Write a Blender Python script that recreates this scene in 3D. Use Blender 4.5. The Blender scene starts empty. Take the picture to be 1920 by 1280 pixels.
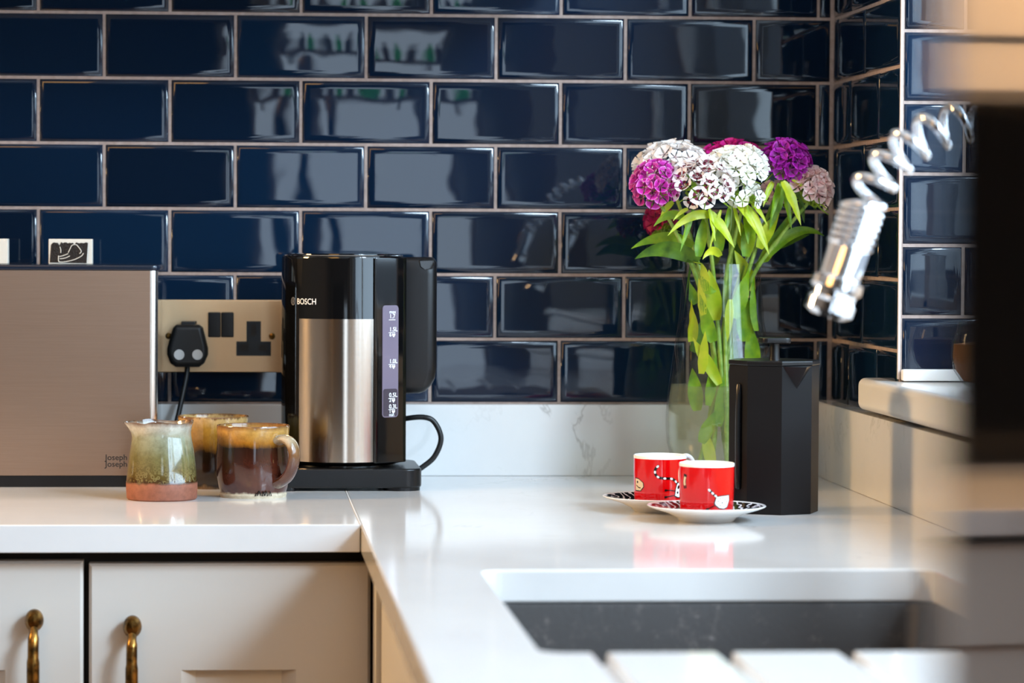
import bpy, bmesh, math, random
from mathutils import Vector, Matrix, noise
random.seed(7)
SC = bpy.context.scene
COL = SC.collection
PI = math.pi
W = 0.92                                   # height of the worktop above the floor

# ------------------------------------------------------------------ camera
cd = bpy.data.cameras.new('camera'); cam = bpy.data.objects.new('camera', cd); COL.objects.link(cam)
yaw, pit, rol, FPX = 0.0624997, 0.0339149, -0.0043935, 5605.93
fw = Vector((math.sin(yaw)*math.cos(pit), math.cos(yaw)*math.cos(pit), -math.sin(pit)))
rt = Vector((math.cos(yaw), -math.sin(yaw), 0)); up = rt.cross(fw)
c_, s_ = math.cos(rol), math.sin(rol)
rt, up = c_*rt - s_*up, s_*rt + c_*up
cam.matrix_world = Matrix(((rt.x, up.x, -fw.x, 0.00166), (rt.y, up.y, -fw.y, -3.50168), (rt.z, up.z, -fw.z, 0.27567 + W), (0, 0, 0, 1)))
cd.sensor_width = 36.0; cd.lens = FPX/1920*36; cd.shift_x = (960-793.944)/1920
cd.clip_start = 0.05; cd.clip_end = 50
cd.dof.use_dof = True; cd.dof.focus_distance = 3.17; cd.dof.aperture_fstop = 5.6; cd.dof.aperture_blades = 9
SC.camera = cam
SC.view_settings.view_transform = 'Standard'; SC.view_settings.look = 'None'
SC.view_settings.gamma = 1.0; SC.view_settings.use_curve_mapping = False
SC.view_settings.exposure = 0.22
SC.cycles.transparent_max_bounces = 32

# ------------------------------------------------------------------ light
def kelvin_area(name, loc, rot, sx, sy, power, color):
    l = bpy.data.lights.new(name, 'AREA'); l.shape = 'RECTANGLE'; l.size = sx; l.size_y = sy
    l.energy = power; l.color = color
    o = bpy.data.objects.new(name, l); COL.objects.link(o); o.location = loc; o.rotation_euler = rot
    return o
wd = bpy.data.worlds.new('world'); SC.world = wd; wd.use_nodes = True
wd.node_tree.nodes['Background'].inputs[0].default_value = (0.62, 0.78, 1.0, 1)
wd.node_tree.nodes['Background'].inputs[1].default_value = 1.0
# daylight outside the window in the right-hand wall, a warm pendant, and an added warm fill overhead
kelvin_area('daylight', (1.12, -1.60, W+0.80), (0, PI/2, 0), 1.1, 2.2, 58, (0.60, 0.80, 1.0))
k = kelvin_area('bright_sky', (2.30, -3.00, W+2.05), (0, 0, 0), 0.7, 0.7, 150, (0.66, 0.83, 1.0))
k.rotation_euler = (Vector((0.1, -0.5, W)) - k.location).to_track_quat('-Z', 'Y').to_euler()
kelvin_area('garden_daylight', (0.40, -5.58, W+0.37), (PI/2, 0, 0), 0.62, 1.4, 8.5, (0.70, 0.84, 1.0))
kelvin_area('pendant_lamp', (-1.45, -0.52, W+0.85), (0, math.radians(-62), 0), 0.35, 0.35, 30, (1.0, 0.62, 0.27))
kelvin_area('warm_overhead_fill', (-0.90, -3.10, W+1.46), (0, 0, 0), 1.0, 1.0, 18, (1.0, 0.52, 0.13))  # broad soft fill added to warm the shaded doors, no fitting there

# ------------------------------------------------------------------ materials
def lin(c):
    return tuple(((v/255)/12.92 if v/255 <= .04045 else (((v/255)+.055)/1.055)**2.4) for v in c) + (1,)
MATS = {}
def pm(name, col, rough=.5, metal=0., coat=0., spec=.5, **kw):
    m = bpy.data.materials.new(name); m.use_nodes = True
    b = m.node_tree.nodes['Principled BSDF']
    b.inputs['Base Color'].default_value = lin(col)
    b.inputs['Roughness'].default_value = rough; b.inputs['Metallic'].default_value = metal
    b.inputs['Coat Weight'].default_value = coat; b.inputs['Coat Roughness'].default_value = .05
    b.inputs['Specular IOR Level'].default_value = spec
    for k, v in kw.items(): b.inputs[k.replace('_', ' ')].default_value = v
    MATS[name] = m
    return m
def nt(m): return m.node_tree, m.node_tree.nodes, m.node_tree.links, m.node_tree.nodes['Principled BSDF']
def nd(m, t, **ins):
    n = m.node_tree.nodes.new(t)
    for k, v in ins.items():
        try: n.inputs[k.replace('_', ' ')].default_value = v
        except Exception: setattr(n, k, v)
    return n
def coords(m, scale=(1, 1, 1)):
    tc = nd(m, 'ShaderNodeTexCoord'); mp = nd(m, 'ShaderNodeMapping'); mp.inputs['Scale'].default_value = scale
    m.node_tree.links.new(tc.outputs['Object'], mp.inputs['Vector'])
    return mp.outputs['Vector']
def ramp(m, fac, stops):
    r = nd(m, 'ShaderNodeValToRGB'); e = r.color_ramp.elements
    while len(e) < len(stops): e.new(.5)
    for el, (p, c) in zip(e, stops): el.position = p; el.color = c
    m.node_tree.links.new(fac, r.inputs['Fac']); return r.outputs['Color']
def noisy(m, scale, detail=4, rough=.55, vec=None, dist=0.):
    n = nd(m, 'ShaderNodeTexNoise'); n.inputs['Scale'].default_value = scale; n.inputs['Detail'].default_value = detail
    n.inputs['Roughness'].default_value = rough; n.inputs['Distortion'].default_value = dist
    m.node_tree.links.new(vec if vec is not None else coords(m), n.inputs['Vector'])
    return n.outputs['Fac']
def bump(m, h, strength=.2, dist=.001):
    b = nd(m, 'ShaderNodeBump'); b.inputs['Strength'].default_value = strength; b.inputs['Distance'].default_value = dist
    m.node_tree.links.new(h, b.inputs['Height']); m.node_tree.links.new(b.outputs['Normal'], nt(m)[3].inputs['Normal'])
def mixc(m, fac, a, b):
    x = nd(m, 'ShaderNodeMix'); x.data_type = 'RGBA'
    L = m.node_tree.links
    if hasattr(fac, 'links'): L.new(fac, x.inputs[0])
    else: x.inputs[0].default_value = fac
    for i, v in ((6, a), (7, b)):
        if hasattr(v, 'links'): L.new(v, x.inputs[i])
        else: x.inputs[i].default_value = v
    return x.outputs[2]
def setcol(m, c): m.node_tree.links.new(c, nt(m)[3].inputs['Base Color'])

# glazed tile
m = pm('navy_glaze', (10, 40, 78), .02, spec=.5)
g = nd(m, 'ShaderNodeNewGeometry')
setcol(m, ramp(m, g.outputs['Random Per Island'], [(0, lin((8, 21, 36))), (.5, lin((9, 26, 45))), (1, lin((11, 33, 55)))]))
bump(m, noisy(m, 11, 1.5), .2, .0022)
m = pm('grout', (158, 138, 128), .85)
setcol(m, mixc(m, noisy(m, 160, 3), lin((128, 108, 98)), lin((182, 162, 152))))
pm('grout_pale', (196, 180, 172), .7)
# quartz
m = pm('quartz', (226, 224, 222), .10, spec=.42)
v = coords(m)
a = noisy(m, 3.0, 6, .6, v, 1.6)
vein = ramp(m, a, [(.490, (0, 0, 0, 1)), (.499, (1, 1, 1, 1)), (.501, (1, 1, 1, 1)), (.510, (0, 0, 0, 1))])
pat = ramp(m, noisy(m, 4.2, 3, .5, v), [(.56, (0, 0, 0, 1)), (.70, (.6, .6, .6, 1))])
vv = nd(m, 'ShaderNodeMath'); vv.operation = 'MULTIPLY'
m.node_tree.links.new(vein, vv.inputs[0]); m.node_tree.links.new(pat, vv.inputs[1])
base = mixc(m, noisy(m, 9, 4, .6, v), lin((208, 207, 206)), lin((222, 220, 217)))
setcol(m, mixc(m, vv.outputs[0], base, lin((158, 153, 148))))
m = pm('sink_composite', (46, 42, 40), .42)
v = coords(m)
sp = ramp(m, noisy(m, 55, 5, .75, v), [(.55, lin((40, 35, 33))), (.66, lin((66, 58, 55))), (.74, lin((150, 146, 142)))])
setcol(m, sp); bump(m, noisy(m, 240, 2, .5, v), .25, .0006)
# paints, plasters
m = pm('cabinet_paint', (202, 198, 191), .33)
bump(m, noisy(m, 240, 3), .05, .0005)
pm('cabinet_shadow_gap', (30, 26, 22), .8)
m = pm('wall_plaster', (138, 130, 120), .8); bump(m, noisy(m, 90, 3), .1, .001)
pm('white_paint', (238, 238, 236), .35)
pm('white_glaze', (238, 236, 232), .12)
pm('dark_doorway', (24, 25, 28), .6)
m = pm('oak_floor', (150, 104, 66), .35)
v = coords(m, (1, 9, 1)); setcol(m, mixc(m, noisy(m, 6, 5, .6, v), lin((96, 60, 32)), lin((142, 98, 58))))
# metals
m = pm('brushed_steel', (205, 192, 180), .30, 1., Anisotropic=.6)
v = coords(m, (2, 2, 260)); bump(m, noisy(m, 12, 3, .6, v), .12, .0004)
m = pm('bin_steel', (176, 158, 142), .38, 1., Anisotropic=.5)
v = coords(m, (3, 3, 420)); s1 = noisy(m, 6, 4, .7, v)
setcol(m, mixc(m, s1, lin((152, 126, 108)), lin((178, 152, 133)))); bump(m, s1, .10, .0004)
m = pm('kettle_steel', (192, 180, 168), .17, 1., Anisotropic=.85, Anisotropic_Rotation=.25)
v = coords(m, (2, 2, 300)); bump(m, noisy(m, 9, 3, .6, v), .06, .0003)
m = pm('socket_steel', (228, 196, 156), .42, 1.)
bump(m, noisy(m, 300, 2, .5, coords(m, (1, 1, 6))), .05, .0003)
m = pm('aged_brass', (120, 88, 44), .28, 1.)
setcol(m, mixc(m, ramp(m, noisy(m, 90, 4), [(.4, (0, 0, 0, 1)), (.62, (1, 1, 1, 1))]), lin((74, 54, 28)), lin((156, 114, 56))))
pm('window_lit_steel', (240, 234, 226), .22, 1.)  # lit copy of the bin steel: window highlight painted into the colour
pm('chrome', (225, 225, 228), .07, 1.)
pm('polished_panel', (136, 125, 120), .035, 1.)
m = pm('stamp_metal', (222, 214, 200), .4, .1); bump(m, noisy(m, 500, 3), .3, .0006)
m = pm('stamp_ink', (38, 30, 24), .35, .3); bump(m, noisy(m, 700, 3), .6, .001)
# plastics
pm('gloss_black', (9, 9, 10), .06)
pm('satin_black', (11, 11, 13), .30, spec=.4)
m = pm('matt_black', (8, 8, 11), .5, 0., spec=.2); bump(m, noisy(m, 1500, 2), .12, .0002)
pm('rubber_black', (14, 14, 15), .45)
m = pm('handle_black', (13, 12, 14), .34, spec=.4); bump(m, noisy(m, 1600, 2), .1, .0002)
pm('navy_lid', (24, 32, 46), .18)
pm('lettering_white', (238, 238, 238), .5)
pm('lettering_grey', (120, 118, 116), .5)
pm('lettering_black', (18, 17, 17), .5)
pm('sticker_white', (205, 203, 200), .6)
pm('gauge_clear', (112, 102, 118), .12)
pm('gauge_water', (64, 58, 68), .10)
pm('cup_red', (204, 3, 6), .10, coat=.4)
pm('cup_white', (242, 240, 237), .10)
pm('print_black', (14, 12, 13), .15); pm('print_white', (236, 234, 230), .15); pm('print_cream', (222, 206, 178), .2)
m = pm('saucer_print', (16, 14, 18), .12)
v = coords(m, (1, 1, 1)); nz = nd(m, 'ShaderNodeTexWave'); nz.inputs['Scale'].default_value = 38; nz.inputs['Distortion'].default_value = 14; nz.inputs['Detail'].default_value = 2; nz.inputs['Detail Scale'].default_value = 1.4
m.node_tree.links.new(v, nz.inputs['Vector'])
setcol(m, ramp(m, nz.outputs['Fac'], [(.84, lin((14, 12, 16))), (.88, lin((230, 228, 232)))]))
# pottery: glazes change with the height on the pot
def pottery(name, stops, zmax, rough=.14, speck=None, drip=.10, matt=.05, gl=.45):
    m = pm(name, (120, 100, 60), rough, coat=1.)
    tc = nd(m, 'ShaderNodeTexCoord'); sx = nd(m, 'ShaderNodeSeparateXYZ'); L = m.node_tree.links
    L.new(tc.outputs['Object'], sx.inputs[0])
    mp = nd(m, 'ShaderNodeMapping'); mp.inputs['Scale'].default_value = (60, 60, 9); L.new(tc.outputs['Object'], mp.inputs['Vector'])
    n = noisy(m, 1.0, 5, .7, mp.outputs['Vector'])
    d = nd(m, 'ShaderNodeMath'); d.operation = 'DIVIDE'; L.new(sx.outputs['Z'], d.inputs[0]); d.inputs[1].default_value = zmax
    ma = nd(m, 'ShaderNodeMath'); ma.operation = 'MULTIPLY_ADD'; L.new(n, ma.inputs[0]); ma.inputs[1].default_value = drip; L.new(d.outputs[0], ma.inputs[2])
    sub = nd(m, 'ShaderNodeMath'); sub.operation = 'SUBTRACT'; L.new(ma.outputs[0], sub.inputs[0]); sub.inputs[1].default_value = drip*.5
    c = ramp(m, sub.outputs[0], stops)
    vcol = coords(m)
    mot = ramp(m, noisy(m, 130, 4, .7, vcol), [(.3, (.45, .4, .33, 1)), (.6, (1, 1, 1, 1))])
    x = nd(m, 'ShaderNodeMix'); x.data_type = 'RGBA'; x.blend_type = 'MULTIPLY'; x.inputs[0].default_value = .55
    L.new(c, x.inputs[6]); L.new(mot, x.inputs[7]); out = x.outputs[2]
    if speck:
        vo = nd(m, 'ShaderNodeTexVoronoi'); vo.inputs['Scale'].default_value = 260; L.new(vcol, vo.inputs['Vector'])
        ring = ramp(m, vo.outputs['Distance'], [(.18, (0, 0, 0, 1)), (.34, (1, 1, 1, 1)), (.46, (1, 1, 1, 1)), (.6, (0, 0, 0, 1))])
        band = ramp(m, sub.outputs[0], [(.22, (0, 0, 0, 1)), (.27, (.75, .75, .75, 1)), (.40, (.5, .5, .5, 1)), (.62, (.0, .0, .0, 1))])
        mm = nd(m, 'ShaderNodeMath'); mm.operation = 'MULTIPLY'; L.new(ring, mm.inputs[0]); L.new(band, mm.inputs[1])
        out = mixc(m, mm.outputs[0], out, lin(speck))
    L.new(ramp(m, d.outputs[0], [(.0, (0, 0, 0, 1)), (matt, (0, 0, 0, 1)), (matt+.03, (gl, gl, gl, 1))]), nt(m)[3].inputs['Coat Weight'])
    L.new(ramp(m, d.outputs[0], [(.0, (.6, .6, .6, 1)), (matt, (.6, .6, .6, 1)), (matt+.03, (rough, rough, rough, 1))]), nt(m)[3].inputs['Roughness'])
    setcol(m, out)
    bump(m, noisy(m, 60, 3, .5, vcol), .12, .001)
    return m
pottery('jug_glaze', [(.0, lin((134, 78, 56))), (.205, lin((140, 84, 62))), (.235, lin((60, 34, 14))), (.30, lin((86, 70, 32))), (.55, lin((112, 108, 70))), (.80, lin((142, 146, 124))), (.94, lin((176, 172, 158))), (1.0, lin((96, 66, 46)))], .0822, .10, (124, 114, 72), .10, .215, 1.)
pottery('dark_mug_glaze', [(.0, lin((206, 190, 164))), (.055, lin((206, 190, 164))), (.085, lin((82, 38, 22))), (.45, lin((68, 30, 19))), (.70, lin((40, 20, 12))), (.77, lin((150, 98, 28))), (.93, lin((186, 142, 72))), (1.0, lin((120, 82, 50)))], .0765, .13)
pottery('ochre_mug_glaze', [(.0, lin((120, 92, 60))), (.05, lin((32, 19, 11))), (.50, lin((24, 15, 10))), (.62, lin((118, 82, 28))), (.85, lin((158, 118, 46))), (.97, lin((196, 160, 104))), (1.0, lin((120, 84, 50)))], .079, .13, None, .22)
pottery('handle_glaze', [(.0, lin((180, 160, 128))), (.2, lin((96, 56, 36))), (.45, lin((80, 42, 28))), (.7, lin((132, 96, 62))), (.85, lin((176, 158, 128))), (1., lin((120, 92, 66)))], .0765, .13, None, .3)
# plants
def plant(name, c1, c2, scale=60, trans=.35):
    m = pm(name, c1, .42); v = coords(m)
    cc = mixc(m, ramp(m, noisy(m, scale, 3, .6, v), [(.35, (0, 0, 0, 1)), (.65, (1, 1, 1, 1))]), lin(c1), lin(c2)); setcol(m, cc)
    T, N, L, b = nt(m); out = N['Material Output']
    tr = nd(m, 'ShaderNodeBsdfTranslucent'); L.new(cc, tr.inputs['Color'])
    mx = nd(m, 'ShaderNodeMixShader'); mx.inputs[0].default_value = trans
    L.new(b.outputs[0], mx.inputs[1]); L.new(tr.outputs[0], mx.inputs[2]); L.new(mx.outputs[0], out.inputs['Surface'])
plant('leaf_green', (100, 150, 18), (146, 182, 30)); plant('leaf_yellow', (176, 200, 26), (206, 212, 52)); plant('leaf_dark', (62, 100, 18), (96, 136, 26))
plant('stem_green', (120, 156, 48), (160, 184, 84), 120, .15); plant('bract_green', (112, 150, 28), (160, 186, 50), 200)
m = pm('petals', (255, 255, 255), .55)
at = nd(m, 'ShaderNodeAttribute'); at.attribute_name = 'pigment'
T, N, L, b = nt(m); L.new(at.outputs['Color'], b.inputs['Base Color'])
tr = nd(m, 'ShaderNodeBsdfTranslucent'); L.new(at.outputs['Color'], tr.inputs['Color']); mx = nd(m, 'ShaderNodeMixShader'); mx.inputs[0].default_value = .3
L.new(b.outputs[0], mx.inputs[1]); L.new(tr.outputs[0], mx.inputs[2]); L.new(mx.outputs[0], N['Material Output'].inputs['Surface'])
# clear things: a transparent sheet with a fresnel reflection
def clear(name, tint, milk=0., milkcol=(200, 195, 175), ior=1.5):
    m = bpy.data.materials.new(name); m.use_nodes = True; MATS[name] = m
    N, L = m.node_tree.nodes, m.node_tree.links; N.remove(N['Principled BSDF'])
    t = N.new('ShaderNodeBsdfTransparent'); t.inputs[0].default_value = (*tint, 1)
    gl = N.new('ShaderNodeBsdfGlossy'); gl.inputs['Roughness'].default_value = .02
    lw = N.new('ShaderNodeLayerWeight'); lw.inputs['Blend'].default_value = .5
    pw = N.new('ShaderNodeMath'); pw.operation = 'POWER'; L.new(lw.outputs['Facing'], pw.inputs[0]); pw.inputs[1].default_value = 3.5
    fr = N.new('ShaderNodeMath'); fr.operation = 'MULTIPLY_ADD'; L.new(pw.outputs[0], fr.inputs[0]); fr.inputs[1].default_value = .55*(ior-1)/.5; fr.inputs[2].default_value = .04*(ior-1)/.5
    mx = N.new('ShaderNodeMixShader'); L.new(fr.outputs[0], mx.inputs[0]); L.new(gl.outputs[0], mx.inputs[2])
    src = t.outputs[0]
    if milk:
        d = N.new('ShaderNodeBsdfTranslucent'); d.inputs[0].default_value = lin(milkcol)
        d2 = N.new('ShaderNodeBsdfDiffuse'); d2.inputs[0].default_value = lin(milkcol)
        a = N.new('ShaderNodeMixShader'); a.inputs[0].default_value = .5; L.new(d.outputs[0], a.inputs[1]); L.new(d2.outputs[0], a.inputs[2])
        b = N.new('ShaderNodeMixShader'); b.inputs[0].default_value = milk; L.new(t.outputs[0], b.inputs[1]); L.new(a.outputs[0], b.inputs[2]); src = b.outputs[0]
    L.new(src, mx.inputs[1]); L.new(mx.outputs[0], N['Material Output'].inputs['Surface'])
clear('vase_glass', (.95, .97, .95)); clear('vase_water', (.95, .96, .90), .22, (206, 200, 176), 1.15); clear('window_glass', (.97, .98, .98)); clear('jar_glass', (.86, .86, .86))
pm('jar_amber', (150, 100, 54), .4)
clear('bottle_green', (.2, .55, .25)); pm('bottle_body_green', (20, 92, 44), .15); pm('jar_pale', (206, 202, 190), .3)
pm('curtain_grey', (150, 148, 146), .9)

# ------------------------------------------------------------------ mesh helpers
FLATS = [False]                              # set by box() and prism(): keep their large faces flat-shaded
def bm_new():
    FLATS[0] = False
    return bmesh.new()
def finish(bm, name, mat, parent=None, loc=None, smooth=35):
    bmesh.ops.recalc_face_normals(bm, faces=bm.faces)
    me = bpy.data.meshes.new(name); bm.to_mesh(me); bm.free()
    for mm in (mat if isinstance(mat, (list, tuple)) else [mat]): me.materials.append(MATS[mm])
    if smooth is not None:
        for p in me.polygons: p.use_smooth = True
        me.set_sharp_from_angle(angle=math.radians(smooth))
    o = bpy.data.objects.new(name, me); COL.objects.link(o)
    if FLATS[0] and smooth is not None:
        w = o.modifiers.new('flat_faces', 'WEIGHTED_NORMAL'); w.keep_sharp = True; w.weight = 90
    if parent: o.parent = parent
    if loc is not None: o.location = loc
    return o
def thing(name, label, cat, loc=(0, 0, 0), rz=0., group=None):
    o = bpy.data.objects.new(name, None); COL.objects.link(o); o.empty_display_size = .05
    o.location = (loc[0], loc[1], loc[2] + W); o.rotation_euler = (0, 0, rz)
    o['label'] = label; o['category'] = cat
    if group: o['group'] = group
    return o
def tag(o, label, cat, group=None):
    o['label'] = label; o['category'] = cat
    if group: o['group'] = group
    return o
def struct(o, label=None, cat=None):
    o['kind'] = 'structure'
    if label: o['label'] = label; o['category'] = cat
    return o
def box(bm, x0, x1, y0, y1, z0, z1, bev=0., seg=2, mi=0):
    FLATS[0] = True
    vs = [bm.verts.new(p) for p in ((x0, y0, z0), (x1, y0, z0), (x1, y1, z0), (x0, y1, z0), (x0, y0, z1), (x1, y0, z1), (x1, y1, z1), (x0, y1, z1))]
    fs = [bm.faces.new([vs[i] for i in q]) for q in ((0, 3, 2, 1), (4, 5, 6, 7), (0, 1, 5, 4), (1, 2, 6, 5), (2, 3, 7, 6), (3, 0, 4, 7))]
    for f in fs: f.material_index = mi
    if bev:
        es = list({e for f in fs for e in f.edges})
        r = bmesh.ops.bevel(bm, geom=es, offset=bev, segments=seg, profile=.5, affect='EDGES')
        for f in r['faces']: f.material_index = mi
    return vs
def lathe(bm, prof, seg=48, cx=0, cy=0, mi=0, capb=False, capt=False, fn=None):
    rings = []
    for r, z in prof:
        ring = []
        for i in range(seg):
            a = 2*PI*i/seg; p = Vector((cx + r*math.cos(a), cy + r*math.sin(a), z))
            if fn: p = fn(p, a, r, z)
            ring.append(bm.verts.new(p))
        rings.append(ring)
    for a, b in zip(rings, rings[1:]):
        for i in range(seg):
            f = bm.faces.new((a[i], a[(i+1) % seg], b[(i+1) % seg], b[i])); f.material_index = mi
    if capb: bm.faces.new(rings[0][::-1]).material_index = mi
    if capt: bm.faces.new(rings[-1]).material_index = mi
    return rings
def smoothpts(pts, n):
    pts = [Vector(p) for p in pts]; out = []
    for i in range(len(pts)-1):
        p0, p1, p2, p3 = pts[max(i-1, 0)], pts[i], pts[i+1], pts[min(i+2, len(pts)-1)]
        for k in range(n):
            t = k/n
            out.append(.5*((2*p1) + (p2-p0)*t + (2*p0-5*p1+4*p2-p3)*t*t + (3*p1-p0-3*p2+p3)*t**3))
    out.append(pts[-1]); return out
def frames(pts):
    T = []
    for i in range(len(pts)):
        T.append((pts[min(i+1, len(pts)-1)] - pts[max(i-1, 0)]).normalized())
    n = T[0].orthogonal().normalized(); N = []
    for t in T:
        n = (n - t*n.dot(t)).normalized(); N.append(n.copy())
    return T, N
def tube(bm, pts, r, seg=10, mi=0, flat=1.0, n0=None):
    pts = [Vector(p) for p in pts]; T, N = frames(pts)
    if n0 is not None:
        N = [(Vector(n0) - t*Vector(n0).dot(t)).normalized() for t in T]
    rings = []
    for i, p in enumerate(pts):
        rr = r[min(i, len(r)-1)] if isinstance(r, (list, tuple)) else r
        b = T[i].cross(N[i])
        rings.append([bm.verts.new(p + (N[i]*math.cos(2*PI*k/seg) + b*math.sin(2*PI*k/seg)*flat)*rr) for k in range(seg)])
    for a, b in zip(rings, rings[1:]):
        for k in range(seg): bm.faces.new((a[k], a[(k+1) % seg], b[(k+1) % seg], b[k])).material_index = mi
    bm.faces.new(rings[0][::-1]).material_index = mi; bm.faces.new(rings[-1]).material_index = mi
def prism(bm, poly, lo, hi, axis='z', bev=0., seg=2, mi=0):
    """poly: 2-D outline; extruded along an axis (z: xy outline, y: xz outline, x: yz outline)"""
    FLATS[0] = True
    def P(a, b, c): return {'z': (a, b, c), 'y': (a, c, b), 'x': (c, a, b)}[axis]
    A = [bm.verts.new(P(a, b, lo)) for a, b in poly]; B = [bm.verts.new(P(a, b, hi)) for a, b in poly]
    fs = [bm.faces.new(A), bm.faces.new(B[::-1])]
    n = len(poly)
    for i in range(n): fs.append(bm.faces.new((A[i], B[i], B[(i+1) % n], A[(i+1) % n])))
    for f in fs: f.material_index = mi
    bmesh.ops.recalc_face_normals(bm, faces=fs)
    if bev:
        es = list({e for f in fs[:2] for e in f.edges})
        bmesh.ops.bevel(bm, geom=es, offset=bev, segments=seg, profile=.5, affect='EDGES')
def rrect(x0, x1, y0, y1, r, n=6):
    out = []
    for cx, cy, a0 in ((x1-r, y1-r, 0), (x0+r, y1-r, PI/2), (x0+r, y0+r, PI), (x1-r, y0+r, 1.5*PI)):
        for k in range(n+1):
            a = a0 + PI/2*k/n; out.append((cx + r*math.cos(a), cy + r*math.sin(a)))
    return out

def boxobj(name, mat, b, bev=0., parent=None, loc=None, seg=2):
    bm = bm_new(); box(bm, *b, bev, seg); return finish(bm, name, mat, parent, loc)
def text_mesh(name, body, size, mat, parent, place, bold=0., xs=1.0):
    """flat lettering turned into a mesh; place(x, y) gives the point in the parent's space"""
    cu = bpy.data.curves.new(name, 'FONT'); cu.body = body; cu.size = size; cu.offset = bold*size
    cu.fill_mode = 'FRONT'; cu.resolution_u = 4
    t = bpy.data.objects.new(name + '_source', cu); COL.objects.link(t)
    bpy.context.view_layer.update()
    dg = bpy.context.evaluated_depsgraph_get()
    me = bpy.data.meshes.new_from_object(t.evaluated_get(dg)); me.name = name
    bpy.data.objects.remove(t); bpy.data.curves.remove(cu)
    for v in me.vertices: v.co = place(v.co.x*xs, v.co.y)
    me.materials.clear(); me.materials.append(MATS[mat])
    o = bpy.data.objects.new(name, me); COL.objects.link(o); o.parent = parent
    return o

# ------------------------------------------------------------------ the setting
ORG = (0, 0, W)
TP, TV = 0.1525, 0.075755
Z0 = 0.08374
XR = 0.7032                                  # right-hand wall plane
YR = -0.364                                  # where the window recess begins
PROF = [(0, .0040), (.0005, .0022), (.0016, .0011), (.0036, .0004), (.0065, .0001), (.0095, 0.0)]
def tile(bm, put, u0, u1, v0, v1):
    """one cushion-edged tile between u0..u1, v0..v1; put(u, v, depth) maps into the room"""
    j = .0014; u0 += j; u1 -= j; v0 += j; v1 -= j
    if u1-u0 < .021 or v1-v0 < .021:
        k = min(u1-u0, v1-v0)/.021*.95
    else: k = 1.
    tu, tv = random.gauss(0, .0022), random.gauss(0, .0022)
    cu, cv = (u0+u1)/2, (v0+v1)/2
    rings = []
    for ins, d in PROF:
        ins *= k; c = min(.0022, ins + .0006)
        q = [(u0+ins, v0+ins), (u1-ins, v0+ins), (u1-ins, v1-ins), (u0+ins, v1-ins)]
        rings.append([bm.verts.new(put(a, b, d + ((a-cu)*tu + (b-cv)*tv))) for a, b in q])
    for a, b in zip(rings, rings[1:]):
        for i in range(4): bm.faces.new((a[i], a[(i+1) % 4], b[(i+1) % 4], b[i]))
    bm.faces.new(rings[-1])
def tilewall(name, parent, put, u0, u1, v0, vN, joints):
    bm = bm_new(); row = 0; v = v0
    while v < vN - 1e-6:
        js = sorted(x for x in joints(row) if u0+.004 < x < u1-.004); ed = [u0] + js + [u1]
        for a, b in zip(ed, ed[1:]): tile(bm, put, a, b, v, min(v+TV, vN))
        v += TV; row += 1
    o = finish(bm, name, 'navy_glaze', parent, None, 60)
    return o

# back wall
bm = bm_new(); box(bm, -2.2, XR+.45, .0026, .12, -W, 1.5)
wb = struct(finish(bm, 'wall_back', 'grout', None, ORG, None), 'back wall tiled in dark navy brick-bond tiles with pale grout', 'wall')
NROW = 14
tilewall('tiling', wb, lambda u, v, d: (u, d - .0, v), -1.99, XR-.001, Z0, Z0+NROW*TV,
         lambda r: [(i + (0 if r % 2 else -.5))*TP for i in range(-13, 6)])
# right wall: tiled piece, recess, wall beyond
bm = bm_new(); box(bm, XR+.0026, XR+.40, YR+.0026, .0, -W, 1.5)
wr = struct(finish(bm, 'wall_right', ['grout'], None, ORG, None), 'right wall corner in black navy tiles beside the window recess', 'wall')
tilewall('tiling', wr, lambda u, v, d: (XR+d, u, v), YR+.004, -.001, Z0, Z0+NROW*TV,
         lambda r: [-.255, -.1025] if r % 2 == 0 else [-.179, -.0265])
tilewall('reveal_tiling', wr, lambda u, v, d: (u, YR+d, v), XR+.003, XR+.30, Z0+.037, Z0+NROW*TV,
         lambda r: [XR+.070, XR+.070+TP] if r % 2 else [XR+.1525])
bm = bm_new(); box(bm, XR-.0002, XR+.0028, YR-.0002, YR+.0030, .13, Z0+NROW*TV, .0008, 2)
finish(bm, 'edge_trim', 'grout_pale', wr)
YE = -3.15                                   # near end of the window
bm = bm_new()
box(bm, XR, XR+.40, YE, YR+.0026, -W, .088); box(bm, XR, XR+.40, YE, YR, 1.40, 1.5); box(bm, XR, XR+.40, -5.4, YE, -W, 1.5)
finish(bm, 'plaster', 'wall_plaster', wr, None, None)
struct(boxobj('wall_left', 'wall_plaster', (-2.32, -2.2, -5.4, .12, -W, 1.5), 0, None, ORG), 'pale plaster wall out of frame', 'wall')
bm = bm_new()
for q in ((-2.32, .09, -W, 1.5), (.71, XR+.4, -W, 1.5), (.09, .71, 1.08, 1.5), (.09, .71, -W, -.32)): box(bm, q[0], q[1], -5.52, -5.4, q[2], q[3])
wfr = struct(finish(bm, 'wall_front', 'wall_plaster', None, ORG, None), 'pale wall behind the photographer', 'wall')
dr = struct(boxobj('door_1', 'dark_doorway', (-1.75, .06, -5.398, -5.36, -W, 1.25), .004, None, ORG), 'dark door behind the photographer', 'door')
boxobj('door_handle', 'aged_brass', (-.02, .02, -5.36, -5.30, .05, .07), .004, dr)
struct(boxobj('floor', 'oak_floor', (-2.32, XR+.4, -5.52, .12, -.06, 0), 0, None, (0, 0, 0)), 'oak board floor', 'floor')
struct(boxobj('ceiling', 'white_paint', (-2.32, XR+.4, -5.52, .12, 1.5, 1.56), 0, None, ORG), 'white ceiling', 'ceiling')
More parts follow.
